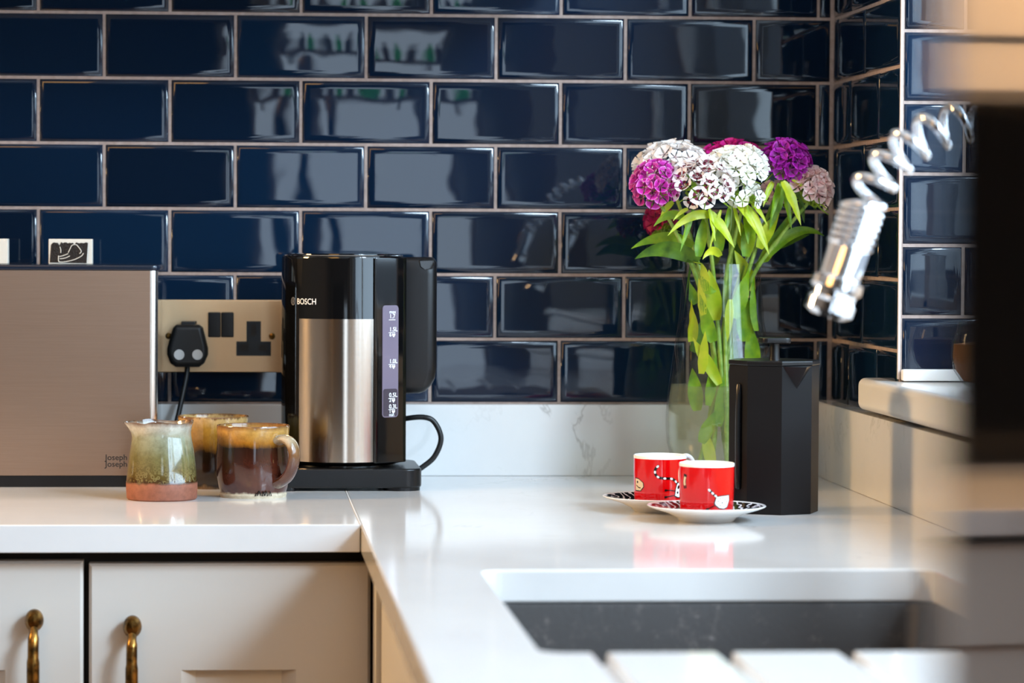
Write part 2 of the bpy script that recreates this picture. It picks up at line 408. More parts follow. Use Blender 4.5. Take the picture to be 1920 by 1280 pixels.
# window with its frame, panes and sill
bm = bm_new(); XF = XR + .27
for a in ((YE, YE+.05, .1275, 1.40), (YR-.05, YR, .1275, 1.40), (-1.48, -1.42, .1275, 1.40)): box(bm, XF, XF+.05, a[0], a[1], a[2], a[3], .006)
box(bm, XF, XF+.05, YE, YR, .1275, .185, .006); box(bm, XF, XF+.05, YE, YR, 1.34, 1.40, .006)
w1 = struct(finish(bm, 'window_1', 'white_paint', None, ORG), 'white framed window in the right wall', 'window')
boxobj('pane', 'window_glass', (XF+.02, XF+.026, YE+.05, -1.48, .185, 1.34), 0, w1)
boxobj('pane', 'window_glass', (XF+.02, XF+.026, -1.42, YR-.05, .185, 1.34), 0, w1)
bm = bm_new()
for q in ((.09, .125, -.32, 1.08), (.675, .71, -.32, 1.08), (.125, .675, -.32, -.28), (.125, .675, 1.04, 1.08)): box(bm, q[0], q[1], -5.47, -5.42, q[2], q[3], .004)
w2 = struct(finish(bm, 'window_2', 'white_paint', None, ORG), 'window behind the photographer', 'window')
boxobj('pane', 'window_glass', (.125, .675, -5.45, -5.445, -.28, 1.04), 0, w2)
bm = bm_new(); prism(bm, [(.0925, .680), (.0925, XF), (.1275, XF), (.1275, .680)][::-1] and [(.680, .0925), (XF, .0925), (XF, .1275), (.680, .1275)], YE, -.2672, 'y')
es = [e for e in bm.edges if all(v.co.x < .69 for v in e.verts) or all(v.co.y > -.27 for v in e.verts)]
bmesh.ops.bevel(bm, geom=es, offset=.008, segments=4, profile=.5, affect='EDGES')
sill = struct(finish(bm, 'window_sill', 'white_glaze', None, ORG), 'white rounded window sill projecting past the tiled corner', 'sill')
sl = boxobj('trim_1', 'white_glaze', (XR+.003, XF, YR-.012, YR-.0005, .1285, .141), .002, None, ORG); struct(sl, 'white sealing strip along the foot of the tiled recess', 'trim')

# worktops
def boolean(o, cutters):
    for c in cutters:
        md = o.modifiers.new('cut', 'BOOLEAN'); md.object = c; md.operation = 'DIFFERENCE'; md.solver = 'EXACT'
    bpy.context.view_layer.update(); dg = bpy.context.evaluated_depsgraph_get()
    me = bpy.data.meshes.new_from_object(o.evaluated_get(dg)); o.modifiers.clear(); o.data = me
    for c in cutters: bpy.data.objects.remove(c)
WT = .0272; XC = .1222; YF = -.6134
bm = bm_new(); box(bm, -1.95, XC-.0003, YF, .0, -WT, 0, .0016, 2)
wl = tag(finish(bm, 'worktop', 'quartz', None, ORG), 'white quartz worktop under the bread bin and mugs', 'worktop')
bm = bm_new(); box(bm, XC+.0003, XR, -3.05, .0, -WT, 0)
wrk = finish(bm, 'worktop', 'quartz', None, ORG)
cut = []
bm = bm_new(); prism(bm, rrect(.2058, .586, -1.5165, -1.0165, .018), -.1, .1); cut.append(finish(bm, 'cutter', 'quartz', None, ORG))
for gx in (.2450, .3295, .4120, .4945):
    bm = bm_new(); prism(bm, [(gx-.0062, .02), (gx+.0062, .02), (gx+.0048, -.0085), (gx-.0048, -.0085)], -1.90, -1.50, 'y'); cut.append(finish(bm, 'cutter', 'quartz', None, ORG))
boolean(wrk, cut)
md = wrk.modifiers.new('arris', 'BEVEL'); md.width = .0016; md.segments = 2; md.limit_method = 'ANGLE'; md.angle_limit = math.radians(40)
tag(wrk, 'white quartz worktop running to the right wall with sink cutout and drainer grooves', 'worktop')
for p in wrk.data.polygons: p.use_smooth = False
bm = bm_new(); box(bm, XC-.0006, XC+.0006, YF, -.02, -.004, .00012); finish(bm, 'joint', 'sticker_white', wl)
tag(boxobj('upstand', 'quartz', (-.90, .6832, -.02, .0005, 0, Z0), .0012, None, ORG), 'long white quartz upstand along the back wall under the tiles', 'upstand')
tag(boxobj('upstand', 'quartz', (.6835, XR+.002, -3.0, -.0005, 0, .0885), .0012, None, ORG), 'white quartz upstand along the right wall under the window sill', 'upstand')
# sink
sk = thing('kitchen_sink', 'dark speckled composite sink set under the white worktop cutout', 'sink', (.396, -1.2665, -WT))
def ringed(bm, specs, mi=0, cap=True):
    R = [[bm.verts.new((x, y, z)) for x, y in rrect(-a, a, -b, b, r)] for a, b, r, z in specs]
    for A, B in zip(R, R[1:]):
        n = len(A)
        for i in range(n): bm.faces.new((A[i], A[(i+1) % n], B[(i+1) % n], B[i]))
    if cap: bm.faces.new(R[-1])
    return R
bm = bm_new()
ringed(bm, [(.205, .265, .02, -.0005), (.1925, .2525, .022, -.0005), (.1905, .2505, .022, -.004), (.185, .245, .03, -.19), (.165, .225, .03, -.20)])
ringed(bm, [(.205, .265, .02, -.0005), (.205, .265, .02, -.21)])
finish(bm, 'basin', 'sink_composite', sk)
bm = bm_new(); lathe(bm, [(.045, -.199), (.043, -.196), (.030, -.198), (.004, -.1985)], 32, capt=True); finish(bm, 'drain', 'chrome', sk)

# base cabinets
def door(parent, x0, x1, z0, z1, hx=None, hz=None, rec=None):
    bm = bm_new()
    y0 = -.5925; th = .02
    fx = rec if rec else (x0+.09, x1-.075, z1-.106)
    a, b, zt = fx; zb = z0+.09; rd = .009
    out = [(x0, z0), (x1, z0), (x1, z1), (x0, z1)]; i1 = [(a, zb), (b, zb), (b, zt), (a, zt)]
    s = .014; i2 = [(a+s, zb+s), (b-s, zb+s), (b-s, zt-.002), (a+s, zt-.002)]
    bv = .0028
    ob = [(x0+bv, z0+bv), (x1-bv, z0+bv), (x1-bv, z1-bv), (x0+bv, z1-bv)]
    L = [[bm.verts.new((p[0], y, p[1])) for p in q] for q, y in ((out, y0+th), (out, y0+bv), (ob, y0), (i1, y0), (i2, y0+rd))]
    for A, B in zip(L, L[1:]):
        for i in range(4): bm.faces.new((A[i], A[(i+1) % 4], B[(i+1) % 4], B[i]))
    bm.faces.new(L[-1]); bm.faces.new(L[0][::-1])
    d = finish(bm, 'door', 'cabinet_paint', parent, None, 25)
    if hx is not None:
        bm = bm_new()
        # domed boss, then a bar that bows out and hangs down to a second boss
        def boss(zc):
            for k in range(1):
                vs0 = len(bm.verts)
                lathe(bm, [(.0001, .0195), (.0058, .0186), (.0088, .0146), (.0094, .009), (.0074, .004), (.0080, 0)], 24, fn=lambda p, a, r, z: Vector((hx + (p.x)*.98, y0 - z, zc + p.y*1.18)))
        boss(hz); boss(hz-.102)
        tube(bm, smoothpts([(hx, y0-.012, hz-.004), (hx, y0-.0225, hz-.016), (hx, y0-.026, hz-.034), (hx, y0-.027, hz-.052), (hx, y0-.026, hz-.070), (hx, y0-.0225, hz-.088), (hx, y0-.012, hz-.100)], 4), [.0044]*4 + [.0054]*5 + [.0062]*8 + [.0054]*4 + [.0044], 12, flat=1.)
        finish(bm, 'handle', 'aged_brass', d)
    return d
def cab(label, x0, x1, doors):
    c = thing('base_cabinet', label, 'cabinet', (0, 0, 0))
    bm = bm_new(); box(bm, x0, x1, -.571, -.03, -W+.12, -WT-.0005); box(bm, x0+.02, x1-.02, -.52, -.05, -W, -W+.13)
    finish(bm, 'body', 'cabinet_shadow_gap', c)
    for d in doors: door(c, *d)
    return c
cab('cream painted base cabinet with two brass-handled doors left of the corner', -.62, .1335,
    [(-.60, -.1465, -.78, -.0372, -.1929, -.0935), (-.1408, .1331, -.78, -.0398, -.0984, -.1000, (-.0512, .0605, -.1440))])
cab('cream painted base cabinet further left along the back wall', -1.90, -.63, [(-1.88, -1.27, -.78, -.037, -1.32, -.094), (-1.262, -.64, -.78, -.037, -1.21, -.094)])
cr = thing('base_cabinet', 'cream painted base cabinet under the sink worktop, seen edge-on', 'cabinet', (0, 0, 0))
bm = bm_new(); box(bm, .160, .695, -3.0, -.60, -W+.12, -.30); box(bm, .160, .184, -3.0, -.60, -.31, -WT-.0005); box(bm, .184, .695, -.99, -.60, -.31, -WT-.0005); box(bm, .184, .695, -3.0, -1.56, -.31, -WT-.0005); box(bm, .21, .69, -2.98, -.62, -W, -W+.13)
finish(bm, 'body', 'cabinet_paint', cr)
for ya, yb in ((-1.25, -.66), (-1.86, -1.256), (-2.47, -1.866), (-3.0, -2.476)):
    bm = bm_new(); box(bm, .1405, .159, ya, yb, -.78, -.0400, .0025); finish(bm, 'door', 'cabinet_paint', cr)
bm = bm_new(); box(bm, .1352, .159, -.655, -.5945, -.78, -.030, .001); finish(bm, 'filler_strip', 'cabinet_paint', cr)

# ------------------------------------------------------------------ bread bin and what stands on it
bb = thing('bread_bin', 'wide brushed steel bread bin with dark lid and base beside the socket', 'bread bin', (-.26, -.0935, 0))
bx0, bx1 = -.19, .1745
bm = bm_new(); prism(bm, rrect(bx0, bx1, -.0800, .0800, .0085, 5), .0128, .2405); finish(bm, 'body', 'gloss_black', bb)
bm = bm_new()
xs = []
R = .0085
pl = [(bx0+R, -.0803), (bx1-R, -.0803)] + [(bx1-R + (R+.0003)*math.sin(a*PI/2/8), -.0800+R - (R+.0003)*math.cos(a*PI/2/8)) for a in range(1, 8)]
A = [bm.verts.new((x, y, .0130)) for x, y in pl]; B = [bm.verts.new((x, y, .2403)) for x, y in pl]
bm.faces.new((A[0], A[1], B[1], B[0]))
finish(bm, 'front_panel', 'bin_steel', bb, None, 60)
bm = bm_new(); A = [bm.verts.new((x, y, .0130)) for x, y in pl[1:]]; B = [bm.verts.new((x, y, .2403)) for x, y in pl[1:]]
for i in range(len(A)-1): bm.faces.new((A[i], A[i+1], B[i+1], B[i]))
finish(bm, 'window_lit_edge', 'window_lit_steel', bb, None, 60)['label'] = 'rounded steel edge with the window highlight put into its colour'
bm = bm_new(); prism(bm, rrect(bx0-.001, bx1+.0025, -.0815, .0815, .010, 5), .2405, .2465, 'z', .0018); finish(bm, 'lid', 'navy_lid', bb)
bm = bm_new(); prism(bm, rrect(bx0-.0005, bx1-.003, -.0795, .0800, .009, 5), .0, .0130, 'z', .001); finish(bm, 'base', 'satin_black', bb)
for txt, zz in (('Joseph', .0302), ('Joseph', .0228)):
    text_mesh('lettering', txt, .0088, 'lettering_black', bb, lambda x, y, zz=zz: Vector((.1165 + x, -.08045, zz + y)), .012, 1.05)
def stamp(label, x, y, w, h, pic):
    t = thing('printing_block', label, 'block', (x, y, .2468), 0, 'small printing blocks on the bread bin')
    boxobj('block', 'stamp_metal', (-w/2, w/2, -.010, .010, 0, h), .0008, t)
    if pic:
        bm = bm_new(); rr = random.Random(3)
        top = []
        n = 22
        for i in range(n+1):
            u = -w/2+.003 + (w-.008)*i/n
            zt = h-.0035 - (.004 if .20 < i/n < .27 else 0) - (.0025 if .62 < i/n < .68 else 0) - rr.random()*.0014 - (.003 if i == 0 else 0)
            top.append((u, zt))
        poly = [(-w/2+.0015, .0018), (w/2-.0065, .0012)] + top[::-1]
        prism(bm, poly, -.0107, -.0095, 'y'); finish(bm, 'inked_relief', 'stamp_ink', t)
        bm = bm_new(); yy = -.0109
        S = lambda pts: [(-.0241 + p[0]*.0490, yy, .0280 - p[1]*.0280) for p in pts]
        for pts in ([(.22, .66), (.22, .88), (.27, .92), (.40, .90), (.58, .82), (.74, .68), (.79, .56)], [(.24, .70), (.33, .66), (.44, .58)], [(.25, .79), (.37, .76), (.48, .67)], [(.44, .54), (.49, .36), (.53, .24), (.62, .22), (.67, .30), (.74, .48), (.70, .58)], [(.25, .30), (.27, .42), (.27, .55)]):
            tube(bm, smoothpts(S(pts), 3), .0005, 6)
        finish(bm, 'raised_line', 'stamp_metal', t)
    return t
stamp('small metal printing block with an inked relief picture on the bread bin lid', -.1854, -.10, .0492, .0283, True)
stamp('second pale printing block at the left edge of the picture', -.2800, -.10, .0492, .0283, False)

# ------------------------------------------------------------------ socket and plug
so = thing('wall_socket', 'brushed metal double wall socket on the navy tiles behind the mugs', 'socket', (-.0155, -.0005, .1627))
hw, hh = .0717, .0423
bm = bm_new(); prism(bm, rrect(-hw, hw, -hh, hh, .002, 3), -.0075, 0, 'y', .0012); finish(bm, 'faceplate', 'socket_steel', so)
S = lambda px, py: ((px-415.5)*.0006207, -(py-630)*.0006207)
for a, b in ((390, 413.5), (414.5, 438)):
    x0, z1 = S(a, 585); x1, z0 = S(b, 632)
    bm = bm_new(); box(bm, x0, x1, -.0105, -.006, z0, z1, .0012); finish(bm, 'rocker_switch', 'satin_black', so)
def aperture(cx):
    bm = bm_new()
    def q(a, b, c, d): x0, z1 = S(cx+a, b); x1, z0 = S(cx+c, d); return (x0, x1, z0, z1)
    x0, x1, z0, z1 = q(-13.5, 602, 13.5, 641); X0, X1, zz0, zz1 = q(-32.5, 640, 32.5, 667)
    prism(bm, [(x0, z1), (x0, zz1), (X0, zz1), (X0, zz0), (X1, zz0), (X1, zz1), (x1, zz1), (x1, z1)], -.0079, -.006, 'y'); o = finish(bm, 'socket_outlet', 'satin_black', so)
    for a in ((-5, 608, 5, 630), (-26, 645, -10, 658), (10, 645, 26, 658)):
        r = q(*a); bm = bm_new(); box(bm, r[0], r[1], -.0082, -.0075, r[2], r[3]); finish(bm, 'pin_hole', 'lettering_black', o)
aperture(475.5); aperture(355)
for px in (316, 510):
    x, z = S(px, 630); bm = bm_new(); lathe(bm, [(.0038, 0), (.0036, .0012), (.0022, .0018), (.0002, .002)], 20, fn=lambda p, a, r, zz: Vector((x+p.x, -.0075-zz, z+p.y)), capt=True); finish(bm, 'screw', 'aged_brass', so)
pgx, pgz = S(352, 645)
pg = thing('power_plug', 'black plug with two round white stickers in the wall socket', 'plug', (-.0155+pgx, -.0082, .1627+pgz))
Q = lambda px, py: ((px-352)*.00061, -(py-645)*.00061)
out = [Q(*a) for a in ((331, 607), (374, 607), (381, 613), (388, 640), (391, 652), (391, 664), (384, 680), (374, 687), (330, 687), (320, 680), (314, 664), (314, 652), (317, 640), (325, 613))]
bm = bm_new(); prism(bm, out, -.034, 0, 'y', .006, 4); finish(bm, 'plug_body', 'rubber_black', pg)
a0, a1 = Q(340, 601), Q(366, 612); bm = bm_new(); box(bm, a0[0], a1[0], -.022, -.004, a1[1], a0[1], .001); finish(bm, 'grip_tab', 'rubber_black', pg)
for px in (336.5, 371):
    x, z = Q(px, 663.5); bm = bm_new(); lathe(bm, [(.0061, 0), (.0058, .0006)], 28, fn=lambda p, a, r, zz: Vector((x+p.x, -.0340-zz, z+p.y)), capt=True); finish(bm, 'round_sticker', 'sticker_white', pg)
bm = bm_new(); tube(bm, smoothpts([(.0, -.018, -.024), (-.001, -.019, -.036), (-.007, -.028, -.066), (-.014, -.045, -.100), (-.018, -.060, -.1350), (-.012, -.066, -.1550), (.004, -.062, -.1575), (.03, -.055, -.1578)], 5), [.0030]*3+[.0030]*40, 10); finish(bm, 'cord', 'rubber_black', pg)

# ------------------------------------------------------------------ kettle and its base
kb = thing('kettle_stand', 'low black kettle stand with a looped cord on the worktop joint', 'kettle stand', (.1228, -.158, 0))
bm = bm_new()
prism(bm, rrect(-.083, .083, -.0751, .072, .020, 8), .0035, .0245, 'z', .0022, 3)
prism(bm, rrect(-.078, -.056, -.0745, .068, .006, 4), 0, .008); prism(bm, rrect(.040, .0815, -.0735, .068, .018, 5), 0.0, .008)
finish(bm, 'pedestal', 'satin_black', kb)
bm = bm_new(); lathe(bm, [(.060, .0243), (.060, .0262), (.055, .0275), (.02, .0275)], 48, -.0024, 0, capt=True); finish(bm, 'contact_plate', 'gloss_black', kb)
bm = bm_new(); tube(bm, smoothpts([(.078, .028, .012), (.0905, .028, .0197), (.1032, .028, .0312), (.1103, .028, .0511), (.1030, .028, .0693), (.0909, .028, .0753), (.0679, .036, .0729), (.035, .080, .062), (-.02, .100, .030), (-.07, .105, .006), (-.10, .100, .0035)], 6), .0031, 12); finish(bm, 'power_cord', 'rubber_black', kb)
ke = thing('kettle', 'tall black kettle with brushed steel band and chunky handle', 'kettle', (.1204, -.158, .0276))
K = .0276; KR = .0686
bm = bm_new(); lathe(bm, [(.0655, 0), (KR, .003), (KR, .2265), (.0680, .2290), (.0665, .2300), (.02, .2300)], 96, capb=True, capt=True); finish(bm, 'body', 'gloss_black', ke)
bm = bm_new(); lathe(bm, [(.0668, .2296), (.0676, .2302), (.0668, .2310), (.0655, .2312)], 72); finish(bm, 'chrome_rim', 'chrome', ke)
bm = bm_new(); lathe(bm, [(.0640, .2298), (.0635, .2322), (.055, .2330), (.03, .2336), (.001, .2338)], 72, capt=True); finish(bm, 'lid', 'gloss_black', ke)
bm = bm_new(); a0, a1 = math.radians(-90-46), math.radians(-90+28.2); n = 48
A, B = [], []
for i in range(n+1):
    a = a0+(a1-a0)*i/n; A.append(bm.verts.new((math.cos(a)*(KR+.0006), math.sin(a)*(KR+.0006), .0035))); B.append(bm.verts.new((math.cos(a)*(KR+.0006), math.sin(a)*(KR+.0006), .1610)))
for i in range(n): bm.faces.new((A[i], A[i+1], B[i+1], B[i]))
finish(bm, 'steel_band', 'kettle_steel', ke, None, 60)
G0, G1 = Vector((.0330, -.0618)), Vector((.0660, -.0400))
bm = bm_new(); prism(bm, [(.0325, -.0622), (.0370, -.0618), (.0640, -.0440), (.0690, -.0380), (.0700, .018), (.045, .05), (.02, .02)], .002, .2285, 'z', .0012); finish(bm, 'gauge_housing', 'gloss_black', ke)
bm = bm_new(); R = []
for z, xa, xb, ya, yb, r in ((.2290, .0600, .0990, -.018, .006, .006), (.2275, .0590, .1020, -.0215, .0095, .009), (.2230, .0585, .1042, -.024, .012, .0115), (.2100, .0585, .1045, -.0245, .0125, .012), (.1050, .0585, .1045, -.0245, .0125, .012), (.0940, .0590, .1030, -.024, .012, .0118), (.0855, .0600, .0985, -.0225, .0105, .011), (.0795, .0620, .0925, -.019, .007, .008), (.0770, .0660, .0860, -.014, .002, .005)):
    R.append([bm.verts.new((x, y, z)) for x, y in rrect(xa, xb, ya, yb, r, 6)])
for A, B in zip(R, R[1:]):
    for i in range(len(A)): bm.faces.new((A[i], A[(i+1) % len(A)], B[(i+1) % len(A)], B[i]))
bm.faces.new(R[0]); bm.faces.new(R[-1][::-1]); finish(bm, 'handle', 'handle_black', ke, None, 50)
bm = bm_new(); prism(bm, [(.0835, .2255), (.0850, .2180), (.0900, .2145), (.0985, .2160), (.1010, .2220), (.1000, .2262)], -.0249, -.018, 'y', .001); finish(bm, 'lid_button', 'gloss_black', ke)
# gauge window on the slanted front of the housing
gd = (Vector((.0640, -.0440)) - Vector((.0370, -.0618))).normalized(); gn = Vector((gd.y, -gd.x)); gm = Vector((.0505, -.0529))
def gpt(s, z, d=0.): p = gm + gd*s + gn*d; return Vector((p.x, p.y, z))
def gplate(name, s0, s1, z0, z1, d0, d1, mat, parent, r=.004):
    bm = bm_new(); o = rrect(s0, s1, z0, z1, r, 5)
    A = [bm.verts.new(gpt(a, b, d0)) for a, b in o]; B = [bm.verts.new(gpt(a, b, d1)) for a, b in o]
    bm.faces.new(A); bm.faces.new(B)
    for i in range(len(o)): bm.faces.new((A[i], B[i], B[(i+1) % len(o)], A[(i+1) % len(o)]))
    return finish(bm, name, mat, parent)
gw = gplate('water_gauge', -.0112, .0105, .0525, .1760, 0, .0010, 'gauge_clear', ke)
gplate('water_column', -.0102, .0095, .0535, .0840, .0005, .00115, 'gauge_water', gw, .003)
gz = lambda py: .2036 - (py-572)*.000591 - K
for txt, py, sz in (('max', 587, .0052), ('1.7', 596, .0066), ('1.5L', 620.5, .0066), ('6', 630, .0058), ('1.0L', 680, .0066), ('4', 689, .0058), ('0.5L', 743, .0066), ('2', 752, .0058), ('0.3L', 764.5, .0066), ('1', 773, .0058), ('min', 779, .0048)):
    text_mesh('gauge_lettering', txt, sz, 'lettering_white', gw, lambda x, y, py=py: gpt(-.0022+x, gz(py)+y, .0013), .01)
for py in (599.5, 623.5, 683, 746, 767):
    bm = bm_new(); bm.faces.new([bm.verts.new(gpt(s, gz(py)+h, .0013)) for s, h in ((-.003, 0), (.0060, 0), (.0060, .0006), (-.003, .0006))]); finish(bm, 'gauge_line', 'lettering_white', gw, None, None)
for py in (628, 687, 750, 771):
    hx = .0038; hz = gz(py); bm = bm_new()
    bm.faces.new([bm.verts.new(gpt(hx+s, hz+h, .0013)) for s, h in ((0, -.0024), (.0022, .0004), (.0021, .0016), (.0011, .0020), (0, .0011), (-.0011, .0020), (-.0021, .0016), (-.0022, .0004))]); finish(bm, 'gauge_heart', 'lettering_white', gw, None, None)
def onk(x, z, d=.0004):
    r = KR+d; a = x/KR; return Vector((math.sin(a)*r, -math.cos(a)*r, z))
text_mesh('brand_lettering', 'BOSCH', .0093, 'lettering_white', ke, lambda x, y: onk(-.0590+x, .1768+y), .008, .88)
bm = bm_new()
for pts in ([(math.cos(t*PI/12)*.0034, math.sin(t*PI/12)*.0042) for t in range(25)], [(-.0012, -.0036), (-.0012, .0036)], [(.0012, -.0036), (.0012, .0036)], [(-.0012, 0), (.0012, 0)]):
    tube(bm, [onk(-.0655+a, .1800+b) for a, b in pts], .00033, 6)
finish(bm, 'brand_emblem', 'lettering_grey', ke)

# ------------------------------------------------------------------ pottery
jg = thing('milk_jug', 'stoneware jug with speckled green glaze above a bare terracotta foot', 'jug', (-.0770, -.3259, 0))
def wob(amp, seed):
    def f(p, a, r, z):
        n = noise.noise(Vector((math.cos(a)*1.3+seed, math.sin(a)*1.3, z*22)))
        k = 1+amp*n; return Vector((p.x*k, p.y*k, z))
    return f
def jugfn(p, a, r, z):
    q = wob(.02, 3)(p, a, r, z)
    t = max(0, (z-.062)/.020); d = math.atan2(math.sin(a-math.radians(188)), math.cos(a-math.radians(188)))
    sp = math.exp(-(d/.42)**2)*t**1.3
    q.x += math.cos(math.radians(188))*.0075*sp; q.y += math.sin(math.radians(188))*.0075*sp; 
    q.z += .0006*sp + .0012*math.sin(a*3+1)*t*t - .0022*t*math.exp(-((d-.85)/.22)**2) - .0018*t*math.exp(-((d+.85)/.22)**2)
    return q
bm = bm_new()
lathe(bm, [(.030, .0015), (.0360, 0), (.0375, .0015), (.0380, .010), (.0380, .0188), (.0375, .0200), (.0366, .032), (.0352, .044), (.0333, .056), (.0312, .066), (.0308, .071), (.0318, .0765), (.0336, .0812), (.0336, .0824), (.0322, .0826), (.0300, .078), (.0288, .071), (.0300, .06), (.033, .04), (.034, .01), (.002, .006)], 72, capb=True, capt=True, fn=jugfn)
finish(bm, 'body', 'jug_glaze', jg)
def mug(label, loc, mat, prof, hang, seed, hmat):
    t = thing('mug', label, 'mug', loc)
    bm = bm_new(); lathe(bm, prof, 72, capb=True, capt=True, fn=wob(.014, seed)); finish(bm, 'body', mat, t)
    ca, sa = math.cos(hang), math.sin(hang)
    bm = bm_new()
    pts = smoothpts([(.0335, .0655), (.0430, .0660), (.0530, .0600), (.0585, .0480), (.0560, .0350), (.0480, .0230), (.0360, .0150)], 6)if False else smoothpts([(.0330, .0600, 0), (.0430, .0635, 0), (.0535, .0595, 0), (.0585, .0480, 0), (.0560, .0345, 0), (.0475, .0225, 0), (.0350, .0155, 0)], 6)
    n = len(pts)
    rr = [.0108 - .0028*math.sin(PI*i/(n-1)) for i in range(n)]
    tube(bm, [(p.x*ca, p.x*sa, p.y) for p in pts], rr, 14, flat=.55, n0=(-sa, ca, 0))
    finish(bm, 'handle', hmat, t)
    return t
MP = [(.028, .001), (.0355, 0), (.0362, .003), (.0352, .0052), (.0370, .010), (.0392, .020), (.0400, .030), (.0398, .042), (.0390, .054), (.0385, .064), (.0390, .0722), (.0394, .0752), (.0388, .0768), (.0374, .0762), (.0360, .070), (.0368, .05), (.0368, .02), (.032, .006), (.001, .005)]
mg = mug('dark brown glazed mug with ochre rim and handle turned to the front', (.0199, -.2930, 0), 'dark_mug_glaze', MP, math.radians(-42), 1, 'handle_glaze')
bm = bm_new()
for pts in ([(.004, .0035), (.006, .0085), (.008, .0035)], [(.0095, .003), (.0105, .008), (.012, .0035), (.0135, .0085), (.015, .003)], [(.0165, .0035), (.018, .0075), (.0195, .003)], [(.002, .003), (.003, .0065)]):
    tube(bm, [(math.sin(a/.036)*.0372, -math.cos(a/.036)*.0372, z) for a, z in smoothpts([(x, z, 0) for x, z in pts], 4) and [(p.x, p.y) for p in smoothpts([(x, z, 0) for x, z in pts], 4)]], .0005, 6)
finish(bm, 'maker_mark', 'print_black', mg)
MP2 = [(.028, .001), (.0350, 0), (.0360, .004), (.0376, .014), (.0384, .03), (.0380, .05), (.0378, .066), (.0392, .0755), (.0396, .0785), (.0388, .0796), (.0374, .0785), (.0360, .07), (.0364, .03), (.032, .006), (.001, .005)]
mug('ochre topped dark mug standing behind the jug and brown mug', (-.0240, -.1715, 0), 'ochre_mug_glaze', MP2, math.radians(150), 6, 'ochre_mug_glaze')

# ------------------------------------------------------------------ espresso cups and saucers
CR = .0272
def saucer(label, loc):
    t = thing('saucer', label, 'saucer', loc, 0, 'espresso saucers')
    bm = bm_new()
    lathe(bm, [(.0240, .001), (.0262, 0), (.0276, .0012), (.0300, .0040), (.0400, .0085), (.0520, .0122), (.0580, .0146), (.0586, .0153), (.0580, .0158), (.0555, .0152)], 80, capb=True); finish(bm, 'underside', 'cup_white', t)
    bm = bm_new(); lathe(bm, [(.0556, .0151), (.050, .0132), (.040, .0102), (.031, .0084), (.0295, .0074), (.002, .0072)], 80, capt=True); finish(bm, 'printed_top', 'saucer_print', t)
    return t
def cup(label, loc, hang):
    t = thing('espresso_cup', label, 'cup', loc, 0, 'red espresso cups')
    bm = bm_new(); lathe(bm, [(.020, .0006), (.0240, 0), (.0256, .0010), (.0262, .004), (.0266, .012), (.0270, .030), (CR, .0472)], 72, capb=True); finish(bm, 'body', 'cup_red', t)
    bm = bm_new(); lathe(bm, [(CR, .0472), (CR+.0001, .0498), (.0268, .0505), (.0260, .0500), (.0252, .040), (.0248, .015), (.022, .006), (.001, .004)], 72, capt=True); finish(bm, 'white_lining', 'cup_white', t)
    bm = bm_new(); ca, sa = math.cos(hang), math.sin(hang)
    tube(bm, [(p.x*ca, p.x*sa, p.y) for p in smoothpts([(.0255, .0470, 0), (.034, .0480, 0), (.0405, .0430, 0), (.0420, .033, 0), (.038, .022, 0), (.0255, .0140, 0)], 6)], .0032, 12, flat=.8, n0=(-sa, ca, 0)); finish(bm, 'handle', 'cup_white', t)
    return t
def print_poly(parent, name, pts, mat, d):
    """a flat printed shape wrapped on the cup: x along the wall from the front, z up (metres)"""
    bm = bm_new(); vs = []
    for x, z in pts:
        r = .0266 + (z-.012)/.035*.0006 + d; a = x/.0268; vs.append(bm.verts.new((math.sin(a)*r, -math.cos(a)*r, z)))
    f = bm.faces.new(vs); bmesh.ops.triangulate(bm, faces=[f])
    # refine so the shape hugs the curved wall
    bmesh.ops.subdivide_edges(bm, edges=[e for e in bm.edges if e.calc_length() > .003], cuts=2, use_grid_fill=True)
    for v in bm.verts:
        r = .0266 + (v.co.z-.012)/.035*.0006 + d; q = Vector((v.co.x, v.co.y)).normalized()*r; v.co.x, v.co.y = q
    return finish(bm, name, mat, parent, None, 60)
def ell(cx, cz, a, b, rot=0, n=16):
    return [(cx + a*math.cos(t)*math.cos(rot) - b*math.sin(t)*math.sin(rot), cz + a*math.cos(t)*math.sin(rot) + b*math.sin(t)*math.cos(rot)) for t in (2*PI*i/n for i in range(n))]
def stroke(pts, w):
    P = smoothpts([(x, z, 0) for x, z in pts], 5); L, R_ = [], []
    for i, p in enumerate(P):
        t = (P[min(i+1, len(P)-1)]-P[max(i-1, 0)]).normalized(); ww = w[min(int(i/(len(P)-1)*(len(w)-1)+.5), len(w)-1)] if isinstance(w, list) else w
        L.append((p.x-t.y*ww, p.y+t.x*ww)); R_.append((p.x+t.y*ww, p.y-t.x*ww))
    return L, R_, P
def print_stroke(parent, name, pts, w, mat, d, dots=0):
    bm = bm_new(); L, R_, P = stroke(pts, w)
    def wr(x, z, dd):
        r = .0266 + (z-.012)/.035*.0006 + dd; a = x/.0268; return bm.verts.new((math.sin(a)*r, -math.cos(a)*r, z))
    A = [wr(*p, d) for p in L]; B = [wr(*p, d) for p in R_]
    for i in range(len(A)-1): bm.faces.new((A[i], A[i+1], B[i+1], B[i]))
    finish(bm, name, mat, parent, None, 60)
    for k in range(dots):
        i = int((k+.5)/dots*(len(P)-1)); p = P[i]; tg = P[min(i+1, len(P)-1)]-P[max(i-1, 0)]
        print_poly(parent, 'tail_patch', ell(p.x, p.y, .0016, .0011, math.atan2(tg.y, tg.x), 10), 'print_white', d+.00012)
def grow(pts, s):
    cx = sum(p[0] for p in pts)/len(pts); cz = sum(p[1] for p in pts)/len(pts)
    return [(cx+(x-cx)*s, cz+(z-cz)*s) for x, z in pts]
